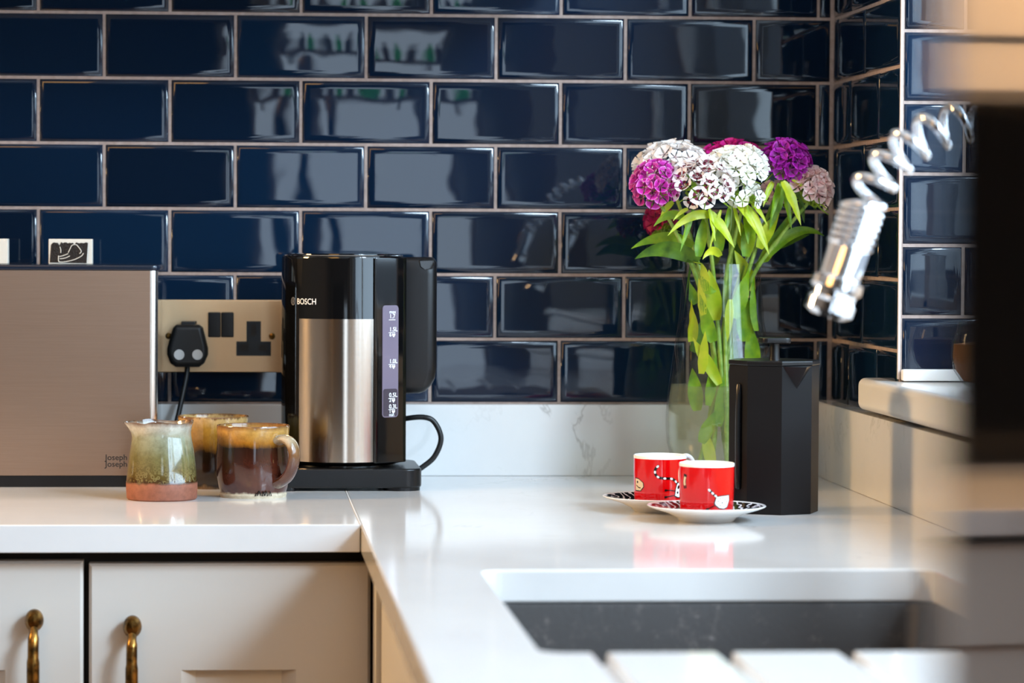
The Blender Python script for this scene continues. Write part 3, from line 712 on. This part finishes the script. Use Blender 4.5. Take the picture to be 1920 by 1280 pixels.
def cat_body(parent, body, spots, tail, dots, legs):
    for lg in legs: print_stroke(parent, 'cat_leg', lg, [.0004, .0005, .0011], 'print_black', .00016)
    print_stroke(parent, 'cat_tail', tail, .0013, 'print_black', .00018, dots)
    print_poly(parent, 'cat_outline', grow(body, 1.14), 'print_black', .00022)
    print_poly(parent, 'cat_body', body, 'print_white', .00036)
    for sx, sz, a, b, rt_ in spots: print_poly(parent, 'cat_spot', ell(sx, sz, a, b, rt_, 10), 'print_black', .0005)
# front cup: small white spotted cat at the lower right
saucer('front white saucer with black patterned top, beside the black coffee press', (.4650, -.5815, 0))
c1 = cup('red espresso cup in front with a small spotted cat at its lower right', (.4650, -.5815, .0072), math.radians(118))
body = [(.0058, .0185), (.0110, .0192), (.0168, .0195), (.0205, .0197), (.0210, .0150), (.0180, .0085), (.0140, .0070), (.0090, .0078), (.0050, .0108), (.0040, .0125)]
cat_body(c1, body, [(.0075, .0145, .0006, .0005, 0), (.0095, .0170, .0005, .0005, 0), (.012, .0128, .0007, .0006, 0), (.015, .0160, .0005, .0006, 0), (.0175, .0135, .0006, .0005, 0), (.0125, .0175, .0005, .0005, 0), (.0165, .0100, .0005, .0006, 0), (.0098, .0100, .0006, .0005, 0), (.0140, .0090, .0006, .0005, 0)],
         [(-.0025, .0262), (.0005, .0235), (.0035, .0205), (.0065, .0185)], 3, [[(.0045, .0105), (.0005, .0085), (-.0045, .0060)]])
print_stroke(c1, 'cat_tail', [(-.0275, .0400), (-.0290, .0330), (-.0280, .0260)], .0022, 'print_black', .00015)
print_stroke(c1, 'cat_tail', [(-.0278, .0375), (-.0290, .0330), (-.0284, .0290)], .0014, 'print_cream', .0003)
# back cup: striped tail over a spotted cat
saucer('rear white saucer with black patterned top, partly hidden by the front cup', (.4341, -.4735, 0))
c2 = cup('red espresso cup behind with a long striped cat tail', (.4341, -.4735, .0072), math.radians(28))
body = [(.0150, .0225), (.0190, .0245), (.0235, .0240), (.0250, .0150), (.0220, .0085), (.0160, .0090), (.0125, .0105), (.0132, .0165)]
cat_body(c2, body, [(.0165, .0190, .0012, .0022, -.3), (.0205, .0165, .0012, .002, .2), (.0155, .0135, .0011, .0013, 0), (.019, .012, .0012, .0009, 0)],
         [(-.0050, .0415), (-.0085, .0375), (-.0085, .0325), (-.0050, .0292), (.0010, .0282), (.0070, .0280), (.0115, .0262), (.0150, .0225)], 6,
         [[(.0135, .0150), (.007, .0160), (.0010, .0160)], [(.0125, .0110), (.007, .0100), (.0010, .0090)]])
hd = [(-.0345, .0270), (-.0285, .0265), (-.0225, .0230), (-.0220, .0190), (-.0260, .0150), (-.0345, .0150)]
print_poly(c2, 'cat_outline', grow(hd, 1.15), 'print_black', .0002); print_poly(c2, 'cat_head', hd, 'print_cream', .00035)
print_poly(c2, 'cat_eye', ell(-.0305, .0235, .0011, .0013), 'print_black', .0005); print_stroke(c2, 'cat_mouth', [(-.0325, .0200), (-.0285, .0180), (-.0255, .0178)], .0005, 'print_black', .0005)

# ------------------------------------------------------------------ coffee press
cp = thing('coffee_press', 'black faceted octagonal coffee press standing in front of the vase', 'coffee press', (.5501, -.4787, 0))
def octo(R, off=-90.6): return [(R*math.cos(math.radians(off+45*k)), R*math.sin(math.radians(off+45*k))) for k in range(8)]
bm = bm_new(); prism(bm, octo(.0462), 0, .1502, 'z', .0009, 2); finish(bm, 'body', 'matt_black', cp, None, 20)
bm = bm_new(); prism(bm, octo(.0470), .1502, .1552, 'z', .0010, 2); finish(bm, 'lid', 'satin_black', cp, None, 20)
bm = bm_new(); lathe(bm, [(.0058, .154), (.0052, .160), (.0050, .1722)], 24); finish(bm, 'plunger_rod', 'satin_black', cp)
bm = bm_new(); prism(bm, rrect(-.0150, .0150, -.0150, .0150, .0060, 5), .1720, .1778, 'z', .0012); finish(bm, 'plunger_knob', 'satin_black', cp)
fa = math.radians(-68.1); fn_ = Vector((math.cos(fa), math.sin(fa), 0)); ft = Vector((-fn_.y, fn_.x, 0)); ap = .0462*math.cos(PI/8)
bm = bm_new()
def sp_(s, d, z): return bm.verts.new(fn_*(ap+d) + ft*s + Vector((0, 0, z)))
a, b, c, d_ = sp_(-.0170, .0002, .1500), sp_(.0170, .0002, .1500), sp_(.0, .0002, .1275), sp_(.0, .0185, .1500)
e_ = sp_(0, .0140, .1488); 
i1_, i2_, i3_ = sp_(-.0125, .0006, .1495), sp_(.0125, .0006, .1495), sp_(0, .0004, .1340)
bm.faces.new((a, d_, c)); bm.faces.new((d_, b, c)); bm.faces.new((a, i1_, e_, d_)); bm.faces.new((d_, e_, i2_, b)); bm.faces.new((i1_, i3_, e_)); bm.faces.new((e_, i3_, i2_)); bm.faces.new((a, c, i3_, i1_)); bm.faces.new((c, b, i2_, i3_))
finish(bm, 'spout', 'satin_black', cp, None, 10)
ha = math.radians(-158.1); hn = Vector((math.cos(ha), math.sin(ha), 0)); ht = Vector((-hn.y, hn.x, 0))
bm = bm_new(); tube(bm, smoothpts([hn*.040 + Vector((0, 0, .128)), hn*.0445 + ht*.004 + Vector((0, 0, .126)), hn*.0452 + ht*.004 + Vector((0, 0, .08)), hn*.0445 + ht*.004 + Vector((0, 0, .030)), hn*.040 + Vector((0, 0, .028))], 4), .0028, 10); finish(bm, 'handle', 'satin_black', cp)

# ------------------------------------------------------------------ vase
VX, VY = .5437, -.18
VP = [(0.0, .0420), (.006, .0440), (.020, .0500), (.0377, .0566), (.0497, .0598), (.0680, .0612), (.0797, .0613), (.1037, .0595), (.1144, .0580), (.1515, .0530), (.1874, .0477), (.2352, .0437), (.2505, .0431)]
def vr(z):
    if z <= VP[0][0]: return VP[0][1]
    for (a, ra), (b, rb) in zip(VP, VP[1:]):
        if z <= b: return ra + (rb-ra)*(z-a)/(b-a)
    return VP[-1][1]
va = thing('vase', 'clear glass vase half filled with water on the corner of the worktop', 'vase', (VX, VY, 0))
bm = bm_new(); dz = [i*.2505/40 for i in range(41)]
lathe(bm, [(vr(z), z) for z in dz] + [(vr(.2505)-.0009, .2512), (vr(.2505)-.0018, .2505)] + [(vr(z)-.0022, z) for z in dz[::-1] if z > .008] + [(.002, .008)], 72, capb=True, capt=True); finish(bm, 'glass', 'vase_glass', va)
bm = bm_new(); wz = [.0085 + i*(.1144-.0085)/20 for i in range(21)]
lathe(bm, [(vr(z)-.0026, z) for z in wz] + [(.002, .1142)], 72, capb=True, capt=True); finish(bm, 'water', 'vase_water', va)

# ------------------------------------------------------------------ flowers
def floret(bm, cl, c, n, size, cols, rnd):
    """five fringed petals round a centre, coloured by rings: eye, ring, field, edge"""
    n = n.normalized(); t = n.orthogonal().normalized(); b = n.cross(t); a0 = rnd.random()*6.28
    cup_ = .15 + rnd.random()*.35
    def V(r, a, h): return bm.verts.new(c + (t*math.cos(a) + b*math.sin(a))*r*size + n*h*size)
    jit = 1 + rnd.uniform(-.12, .12)
    for k in range(5):
        a = a0 + k*2*PI/5; lift = rnd.uniform(-.06, .10)
        rows = []
        for r, hw_ in ((.06, .30), (.32, .34), (.58, .44), (.65, .48), (.86, .56)):
            rows.append([V(r, a-hw_, r*r*cup_ + lift*r), V(r*1.02, a, r*r*cup_ + lift*r + .03), V(r, a+hw_, r*r*cup_ + lift*r)])
        h = cup_+lift
        tip = [V(1.0 + rnd.uniform(-.05, .04), a + s*.56, h + .02) for s in (-1, -.5, 0, .5, 1)]
        val = [.0, .33, .60, .66, .86]
        def face(vs, vals):
            f = bm.faces.new(vs)
            for lp, v in zip(f.loops, vals):
                i = min(3, int(v*4.0001)); lp[cl] = (*[x*jit for x in cols(v, rnd)], 1)
        for i in range(4):
            for j in range(2): face((rows[i][j], rows[i][j+1], rows[i+1][j+1], rows[i+1][j]), (val[i], val[i], val[i+1], val[i+1]))
        r3 = rows[4]
        face((r3[0], r3[1], tip[2], tip[1], tip[0]), (.86, .86, 1, 1, 1)); face((r3[1], r3[2], tip[4], tip[3], tip[2]), (.86, .86, 1, 1, 1))
def L3(c): return lin(c)[:3]
def grade(stops):
    st = [(p, L3(c)) for p, c in stops]
    def f(v, rnd):
        for (p, a), (q, b) in zip(st, st[1:]):
            if v <= q:
                t = (v-p)/(q-p) if q > p else 0; return [x+(y-x)*t for x, y in zip(a, b)]
        return list(st[-1][1])
    return f
KIND = {
 'blush': grade([(0, (196, 150, 150)), (.22, (222, 178, 180)), (.36, (252, 242, 238)), (1, (254, 250, 246))]),
 'magenta': grade([(0, (120, 8, 84)), (.33, (140, 8, 104)), (.62, (178, 14, 140)), (.86, (196, 34, 160)), (1, (226, 130, 204))]),
 'bicolor': grade([(0, (240, 220, 224)), (.2, (226, 190, 200)), (.33, (110, 4, 36)), (.60, (96, 4, 32)), (.655, (250, 240, 240)), (1, (253, 248, 246))]),
 'white': grade([(0, (206, 210, 170)), (.33, (246, 244, 232)), (1, (253, 252, 244))]),
 'hotpink': grade([(0, (150, 4, 90)), (.5, (208, 10, 124)), (1, (226, 40, 150))]),
 'purple': grade([(0, (200, 60, 180)), (.33, (96, 0, 84)), (.62, (140, 0, 128)), (.86, (170, 6, 160)), (1, (206, 60, 200))]),
 'palepink': grade([(0, (214, 140, 146)), (.33, (236, 184, 184)), (.86, (252, 222, 218)), (1, (255, 236, 230))]),
 'crimson': grade([(0, (110, 0, 40)), (.5, (160, 8, 70)), (1, (184, 24, 92))])}
def leaf_mesh(bm, p0, p1, arch, w, twist=0., side=0., fold=.25, clamp=False, n=12, ruffle=0.):
    p0, p1 = Vector(p0), Vector(p1); ctrl = (p0+p1)/2 + Vector((0, side, arch))
    rows = []
    for i in range(n+1):
        t = i/n; p = p0*(1-t)**2 + ctrl*2*t*(1-t) + p1*t*t
        tg = ((ctrl-p0)*(1-t) + (p1-ctrl)*t).normalized()
        v = Vector((0.0, -1.0, .15)); s = tg.cross(v).normalized(); nn = s.cross(tg)
        a = twist*(1-.4*t); s, nn = s*math.cos(a)+nn*math.sin(a), nn*math.cos(a)-s*math.sin(a)
        ww = w*(math.sin(PI*min(1, (t*.90+.10))**.85)**.85)*(1-.15*t) if t < .999 else .0002
        up_ = fold*ww; rf = ruffle*math.sin(t*17)*ww
        rows.append([p - s*ww + nn*(up_+rf), p - s*ww*.5 + nn*up_*.4, p, p + s*ww*.5 + nn*up_*.4, p + s*ww + nn*(up_-rf)])
    if clamp:
        for r in rows:
            for q in r:
                if q.z < .2515:
                    d = Vector((q.x-VX, q.y-VY)); m_ = vr(max(q.z, .01)) - .0055
                    if d.length > m_: d = d.normalized()*m_; q.x, q.y = VX+d.x, VY+d.y
                    q.z = max(q.z, .011)
    R = [[bm.verts.new(q) for q in r] for r in rows]
    for A, B in zip(R, R[1:]):
        for k in range(4): bm.faces.new((A[k], A[k+1], B[k+1], B[k]))
PXS = 1/1687.
def V3(px, py, y=-.2): # the photograph's picture plane through the bouquet, in metres
    k = (3.5017+y)/(3.3017); return Vector((.5437 + (px-1354)*PXS*k + (y+.18)*.1650, y, .2514 - (py-493)*PXS*k + (y+.2)*.02))
def flower(label, kind, px, py, rx, ry, y, foot, leaves, lean=(0, 0), nfl=30, size=.0086, low=.25):
    nfl = int(nfl*1.25); size *= 1.06
    rnd = random.Random(sum(ord(ch) for ch in label)*13 + int(px))
    hc = V3(px, py, y); a, h = rx*PXS, ry*PXS
    t = thing('sweet_william', label, 'flower', (0, 0, 0), 0, 'sweet williams in the glass vase')
    # stem
    base = Vector((VX + foot[0], VY + foot[1], .0125)); nk = Vector((VX - foot[0]*.35 + (hc.x-VX)*.22, VY - foot[1]*.2 + (hc.y-VY)*.3, .225))
    d = Vector((nk.x-VX, nk.y-VY)); 
    if d.length > .036: d = d.normalized()*.036; nk.x, nk.y = VX+d.x, VY+d.y
    top = hc + Vector((0, 0, -h*.45))
    pts = smoothpts([base, base.lerp(nk, .5), nk, nk.lerp(top, .5) + Vector((0, 0, .006)), top], 7)
    bm = bm_new(); rad = [.0030 - .0011*i/(len(pts)-1) + (.0009 if i in (6, 13, 20) else 0) for i in range(len(pts))]; tube(bm, pts, rad, 10); finish(bm, 'stem', 'stem_green', t)
    # florets over a dome
    bm = bm_new(); cl = bm.loops.layers.float_color.new('pigment'); ax = Vector((lean[0], lean[1], 1)).normalized()
    q = Vector((0, 0, 1)).rotation_difference(ax)
    for i in range(nfl):
        u = (i+.5)/nfl; cz = 1 - u*(1+low); ph = i*2.399963 + rnd.uniform(-.25, .25); sr = math.sqrt(max(0, 1-cz*cz))
        n = Vector((sr*math.cos(ph), sr*math.sin(ph), cz)); p = Vector((n.x*a*.86, n.y*a*.86, n.z*h*.86))
        nn = Vector((n.x/a, n.y/a, n.z/h + .25/h)).normalized(); nn = (nn + Vector((rnd.uniform(-.25, .25), rnd.uniform(-.25, .25), rnd.uniform(-.2, .3)))).normalized()
        floret(bm, cl, hc + q @ p, q @ nn, size*rnd.uniform(.86, 1.12), KIND[kind], rnd)
    finish(bm, 'flower_head', 'petals', t, None, None)
    # calyces and thin bracts below the head
    bm = bm_new()
    for i in range(16):
        ph = i*2.4; r_ = rnd.uniform(.35, .95); e = hc + q @ Vector((math.cos(ph)*a*r_*.8, math.sin(ph)*a*r_*.8, -h*(.1 + .3*rnd.random())))
        s0 = top + Vector((0, 0, -.004)); mid = (s0+e)/2 + Vector((0, 0, -.003)); tube(bm, smoothpts([s0, mid, e], 3), [.0009, .0008, .0009, .0012, .0016, .0017, .0012], 6)
        tp = e + Vector((math.cos(ph)*.010, math.sin(ph)*.010, rnd.uniform(-.016, .002))); leaf_mesh(bm, s0.lerp(e, .6), tp, rnd.uniform(-.002, .004), .0011, rnd.uniform(-1, 1), 0, .2, False, 5)
    finish(bm, 'bract', 'bract_green', t)
    for lf in leaves:
        (ax_, ay_), (bx_, by_), arch, w = lf[:4]; yy = lf[4] if len(lf) > 4 else y; y2 = lf[5] if len(lf) > 5 else yy
        mat = lf[6] if len(lf) > 6 else 'leaf_green'; tw = lf[7] if len(lf) > 7 else rnd.uniform(-.5, .5)
        bm = bm_new(); leaf_mesh(bm, V3(ax_, ay_, yy), V3(bx_, by_, y2), arch*PXS, w*PXS, tw, 0, .22, True, 14, .12); finish(bm, 'leaf', mat, t)
    return t
F, Y_, D = 'leaf_green', 'leaf_yellow', 'leaf_dark'
flower('broad blush white sweet william at the back left of the bouquet', 'blush', 1256, 318, 74, 54, -.165, (.020, .012),
       [((1300, 460), (1183, 467), 34, 12, -.20, -.19, F, .1), ((1310, 490), (1190, 486), 42, 17, -.21, -.20, D, .3), ((1292, 500), (1268, 600), 10, 9, -.16, -.17, D)], (-.25, 0), 44, .0092, .35)
flower('magenta purple sweet william hanging at the left of the bouquet', 'magenta', 1229, 346, 45, 46, -.225, (.026, -.006),
       [((1282, 408), (1225, 424), 26, 9, -.22, -.22, F, .2), ((1262, 378), (1236, 412), 10, 6, -.22, -.22, Y_), ((1298, 520), (1345, 545), -14, 14, -.215, -.215, F, .2)], (-.3, -.3), 34, .0086, .5)
flower('white sweet william with dark maroon rings at the front centre', 'bicolor', 1316, 340, 62, 44, -.235, (.008, -.020),
       [((1300, 392), (1276, 470), 4, 6, -.225, -.23, F, .4), ((1330, 388), (1342, 450), 0, 5, -.235, -.24, Y_, .5), ((1352, 392), (1330, 470), 6, 4, -.23, -.235, Y_, .2), ((1290, 390), (1262, 412), 8, 4, -.235, -.245, Y_, .2), ((1368, 388), (1360, 440), 4, 6, -.225, -.23, F, .4), ((1338, 404), (1252, 440), 34, 9, -.23, -.24, Y_, .2), ((1325, 395), (1378, 462), 12, 12, -.23, -.24, Y_, .5), ((1310, 480), (1322, 400), 0, 11, -.225, -.22, F, .1), ((1318, 590), (1290, 520), 6, 14, -.215, -.215, Y_, .3), ((1352, 720), (1295, 632), 10, 12, -.22, -.21, Y_, .2)], (-.05, -.5), 34, .0090, .5)
flower('pure white sweet william at the top centre', 'white', 1384, 312, 56, 38, -.215, (-.012, -.010),
       [((1400, 384), (1404, 456), 4, 9, -.22, -.225, F, .3), ((1410, 380), (1440, 420), 10, 5, -.225, -.235, Y_, .3), ((1376, 384), (1390, 440), 4, 4, -.23, -.235, Y_, .3), ((1386, 382), (1444, 475), 30, 13, -.225, -.235, Y_, .3), ((1352, 478), (1318, 484), 26, 9, -.235, -.245, Y_, .6), ((1340, 640), (1300, 548), 4, 15, -.215, -.215, F, .3), ((1378, 596), (1412, 500), 6, 15, -.21, -.21, F, -.2), ((1330, 760), (1345, 665), 6, 11, -.215, -.215, F)], (.0, -.3), 40, .0092, .35)
flower('hot pink sweet william peeping out behind the white one', 'hotpink', 1372, 296, 58, 30, -.135, (-.018, .020), [((1340, 500), (1362, 430), 6, 9, -.14, -.14, D), ((1300, 640), (1286, 560), 4, 16, -.20, -.20, Y_, .2), ((1345, 600), (1330, 505), 8, 16, -.205, -.205, Y_, .3), ((1400, 640), (1396, 540), 4, 17, -.195, -.195, F, .1), ((1350, 800), (1362, 700), 4, 12, -.20, -.20, F, .1), ((1372, 520), (1396, 420), 4, 10, -.15, -.15, D)], (0, 0), 30, .0086, .2)
flower('deep purple sweet william standing tallest at the right', 'purple', 1474, 302, 45, 42, -.20, (-.026, .004),
       [((1470, 345), (1486, 430), 4, 7, -.20, -.205, F, .4), ((1480, 340), (1512, 395), 10, 5, -.205, -.21, D, .2), ((1462, 342), (1448, 410), 4, 7, -.215, -.22, F, .4), ((1490, 338), (1530, 392), 8, 4, -.20, -.205, D, .2), ((1468, 338), (1504, 420), 14, 11, -.225, -.235, Y_, .5), ((1450, 340), (1432, 386), 10, 6, -.21, -.22, Y_), ((1468, 345), (1444, 430), -4, 11, -.205, -.205, F, .3), ((1486, 336), (1520, 362), 8, 4, -.215, -.22, Y_), ((1425, 465), (1462, 400), 10, 13, -.20, -.205, Y_, .2), ((1416, 700), (1410, 610), 4, 16, -.195, -.195, F, .1), ((1400, 480), (1412, 385), 4, 14, -.215, -.215, F, .1), ((1424, 620), (1418, 510), 6, 15, -.20, -.20, F, .1)], (.1, -.25), 36, .0088, .45)
flower('pale pink sweet william drooping at the far right', 'palepink', 1521, 355, 37, 44, -.205, (-.022, .012),
       [((1442, 480), (1548, 442), 52, 11, -.19, -.18, F, .2), ((1440, 472), (1520, 441), 4, 8, -.17, -.15, D, .2), ((1500, 362), (1534, 388), 6, 5, -.18, -.19, Y_), ((1502, 366), (1510, 418), 0, 5, -.18, -.18, D), ((1425, 500), (1490, 392), -6, 12, -.18, -.18, F, .3)], (.5, 0), 30, .0084, .3)
flower('small pink sweet william half hidden under the purple one', 'palepink', 1458, 366, 26, 24, -.150, (-.010, .026), [((1398, 470), (1382, 405), 4, 12, -.20, -.205, Y_, .2), ((1350, 470), (1346, 395), 4, 12, -.20, -.205, F, .2), ((1416, 545), (1378, 470), 4, 14, -.175, -.175, Y_, .2), ((1380, 700), (1372, 600), 4, 10, -.18, -.18, F)], (0, -.3), 14, .0078, .4)
flower('crimson sweet william low on the left behind the leaves', 'crimson', 1238, 420, 26, 28, -.120, (.014, .022), [((1306, 570), (1276, 520), 4, 12, -.19, -.19, F), ((1322, 545), (1300, 490), 6, 15, -.215, -.215, Y_, .2), ((1310, 770), (1300, 690), 4, 15, -.205, -.205, F, .2), ((1340, 880), (1322, 800), 4, 12, -.21, -.21, Y_, .2), ((1300, 660), (1330, 580), -6, 12, -.19, -.19, D)], (-.4, 0), 16, .0078, .4)
flower('small cluster of white sweet william buds below the white head', 'white', 1398, 362, 36, 14, -.232, (.004, -.026), [((1384, 384), (1420, 430), 12, 8, -.235, -.245, Y_, .4), ((1318, 830), (1345, 770), 2, 13, -.225, -.225, F, .2), ((1372, 560), (1366, 640), 4, 9, -.22, -.22, Y_), ((1316, 700), (1320, 620), 2, 13, -.222, -.222, Y_, .2)], (0, -.6), 11, .0072, .5)

# ------------------------------------------------------------------ spring tap
tp = thing('kitchen_tap', 'chrome spring neck tap curving over the sink, out of focus', 'tap', (.636, -1.20, 0))
TX = .636
bm = bm_new(); lathe(bm, [(.027, 0), (.027, .004), (.021, .008), (.019, .05), (.016, .055), (.0155, .30), (.017, .305), (.017, .325), (.012, .328)], 36, capb=True, capt=True); finish(bm, 'column', 'chrome', tp)
bm = bm_new(); tube(bm, [(0, 0, .035), (.0, -.045, .040)], .008, 14); tube(bm, [(0, -.045, .036), (.004, -.048, .085)], .005, 12); finish(bm, 'lever', 'chrome', tp)
path = smoothpts([(.4860-TX, 0, .298), (.4925-TX, 0, .314), (.5070-TX, 0, .3345), (.5240-TX, 0, .3510), (.5450-TX, 0, .3630), (.5700-TX, 0, .3705), (.5960-TX, 0, .3700), (.6190-TX, 0, .360), (.633-TX, 0, .343), (.636-TX, 0, .325)], 14)
def helix(path, r, pitch, wire, bm, sl=16):
    Ls = [0.]
    for a, b in zip(path, path[1:]): Ls.append(Ls[-1]+(b-a).length)
    tot = Ls[-1]; nt_ = tot/pitch; N = int(nt_*sl); pts = []; j = 0
    for i in range(N+1):
        s = tot*i/N
        while j < len(Ls)-2 and Ls[j+1] < s: j += 1
        t = (s-Ls[j])/max(1e-9, Ls[j+1]-Ls[j]); p = path[j].lerp(path[j+1], t)
        tg = (path[min(j+2, len(path)-1)]-path[max(j-1, 0)]).normalized(); n1 = Vector((0, 1, 0)); n2 = tg.cross(n1).normalized(); a = 2*PI*s/pitch + 1.2
        pts.append(p + n1*r*math.cos(a) + n2*r*math.sin(a))
    tube(bm, pts, wire, 8)
bm = bm_new(); helix(path, .0142, .0205, .0036, bm); finish(bm, 'spring', 'chrome', tp, None, 60)
h0 = Vector((.4872-TX, 0, .302)); h1 = Vector((.4600-TX, 0, .2175)); hd_ = (h1-h0).normalized()
def along(p, a, r, z):
    n1 = Vector((0, 1, 0)); n2 = hd_.cross(n1).normalized(); return h0 + hd_*z + n1*r*math.cos(a) + n2*r*math.sin(a)
pr = [(.004, 0), (.0145, .0)]
for k in range(6): pr += [(.0178, .001+k*.0055), (.0182, .003+k*.0055), (.0158, .0052+k*.0055)]
pr += [(.0162, .034), (.0160, .055), (.0165, .057), (.0198, .059), (.0205, .066), (.0172, .069), (.0170, .074), (.0190, .077), (.0188, .085), (.0130, .0885), (.012, .086), (.002, .086)]
bm = bm_new(); lathe(bm, pr, 36, capb=True, capt=True, fn=along); finish(bm, 'spray_head', 'chrome', tp)

# ------------------------------------------------------------------ glass jar on the sill
jr = thing('glass_jar', 'round glass jar with amber contents on the window sill, blurred', 'jar', (.7690, -.46, .1277))
bm = bm_new(); lathe(bm, [(.014, 0), (.020, .003), (.0285, .016), (.0315, .030), (.0305, .045), (.0255, .060), (.0240, .066)], 40, capb=True); finish(bm, 'glass', 'jar_glass', jr)
bm = bm_new(); lathe(bm, [(.012, .0035), (.0185, .0055), (.0265, .017), (.0293, .030), (.0285, .043), (.002, .046)], 40, capb=True, capt=True); finish(bm, 'contents', 'jar_amber', jr)

# ------------------------------------------------------------------ polished upright at the right edge of the picture
th_ = math.radians(5.0)
pn = thing('metal_panel', 'tall polished metal panel blurred along the right edge, mirroring the dark kitchen', 'panel', (.1418, -2.902, 0), th_)
bm = bm_new(); prism(bm, rrect(.0, .045, -.24, .0, .010, 6), .003, .62, 'z', .002); finish(bm, 'sheet', 'polished_panel', pn)
bm = bm_new(); prism(bm, rrect(.004, .041, -.236, -.004, .008, 6), 0, .004); finish(bm, 'plinth', 'satin_black', pn)

# ------------------------------------------------------------------ far left of the back wall: seen only mirrored in the polished side
sb = tag(boxobj('splashback', 'gloss_black', (-1.62, -.93, -.018, -.002, .001, .445), .001, None, ORG), 'black glass splashback on the back wall left of the frame', 'splashback')
wc = thing('wall_cabinet', 'cream painted wall cabinet above the black splashback', 'cabinet', (-1.28, -.003, .4465))
ow = thing('wall_cabinet', 'cream painted wall cabinet above the tiled wall, over the kettle', 'cabinet', (-.25, -.003, .60))
boxobj('body', 'cabinet_paint', (-.66, .66, -.30, 0, 0, .6), .002, ow)
for k in range(2): boxobj('door', 'cabinet_paint', (-.658+k*.66, -.002+k*.66, -.320, -.302, .004, .598), .003, ow)
boxobj('body', 'cabinet_paint', (-.36, .36, -.30, 0, 0, .6), .002, wc)
boxobj('pelmet', 'cabinet_paint', (-.362, .362, -.315, -.30, -.0, .055), .004, wc)
boxobj('door', 'cabinet_paint', (-.358, .358, -.320, -.302, .062, .598), .003, wc)

# ------------------------------------------------------------------ shelf with bottles behind the photographer (mirrored in the tiles)
sh = thing('wall_shelf', 'white shelf of bottles on the wall behind the photographer', 'shelf', (.36, -5.40, .74))
boxobj('board', 'white_paint', (-.28, .33, .002, .17, 0, .03), .003, sh)
for k in range(2): boxobj('bracket', 'white_paint', (-.2+k*.4, -.18+k*.4, .002, .13, -.07, 0.0), .002, sh)
for k, (x, kd) in enumerate([(.13, 'jar_pale'), (.20, 'jar_pale'), (.27, 'bottle_green'), (.345, 'jar_pale'), (.42, 'bottle_green'), (.50, 'jar_pale'), (.58, 'bottle_green'), (.64, 'jar_pale')]):
    t = thing('bottle', ('green' if 'green' in kd else 'pale') + ' bottle on the shelf behind the photographer', 'bottle', (x, -5.31, .77), 0, 'bottles on the far shelf')
    bm = bm_new(); lathe(bm, [(.024, 0), (.026, .004), (.026, .09), (.020, .11), (.010, .125), (.010, .16), (.011, .165)], 24, capb=True, capt=True); finish(bm, 'body', kd, t)
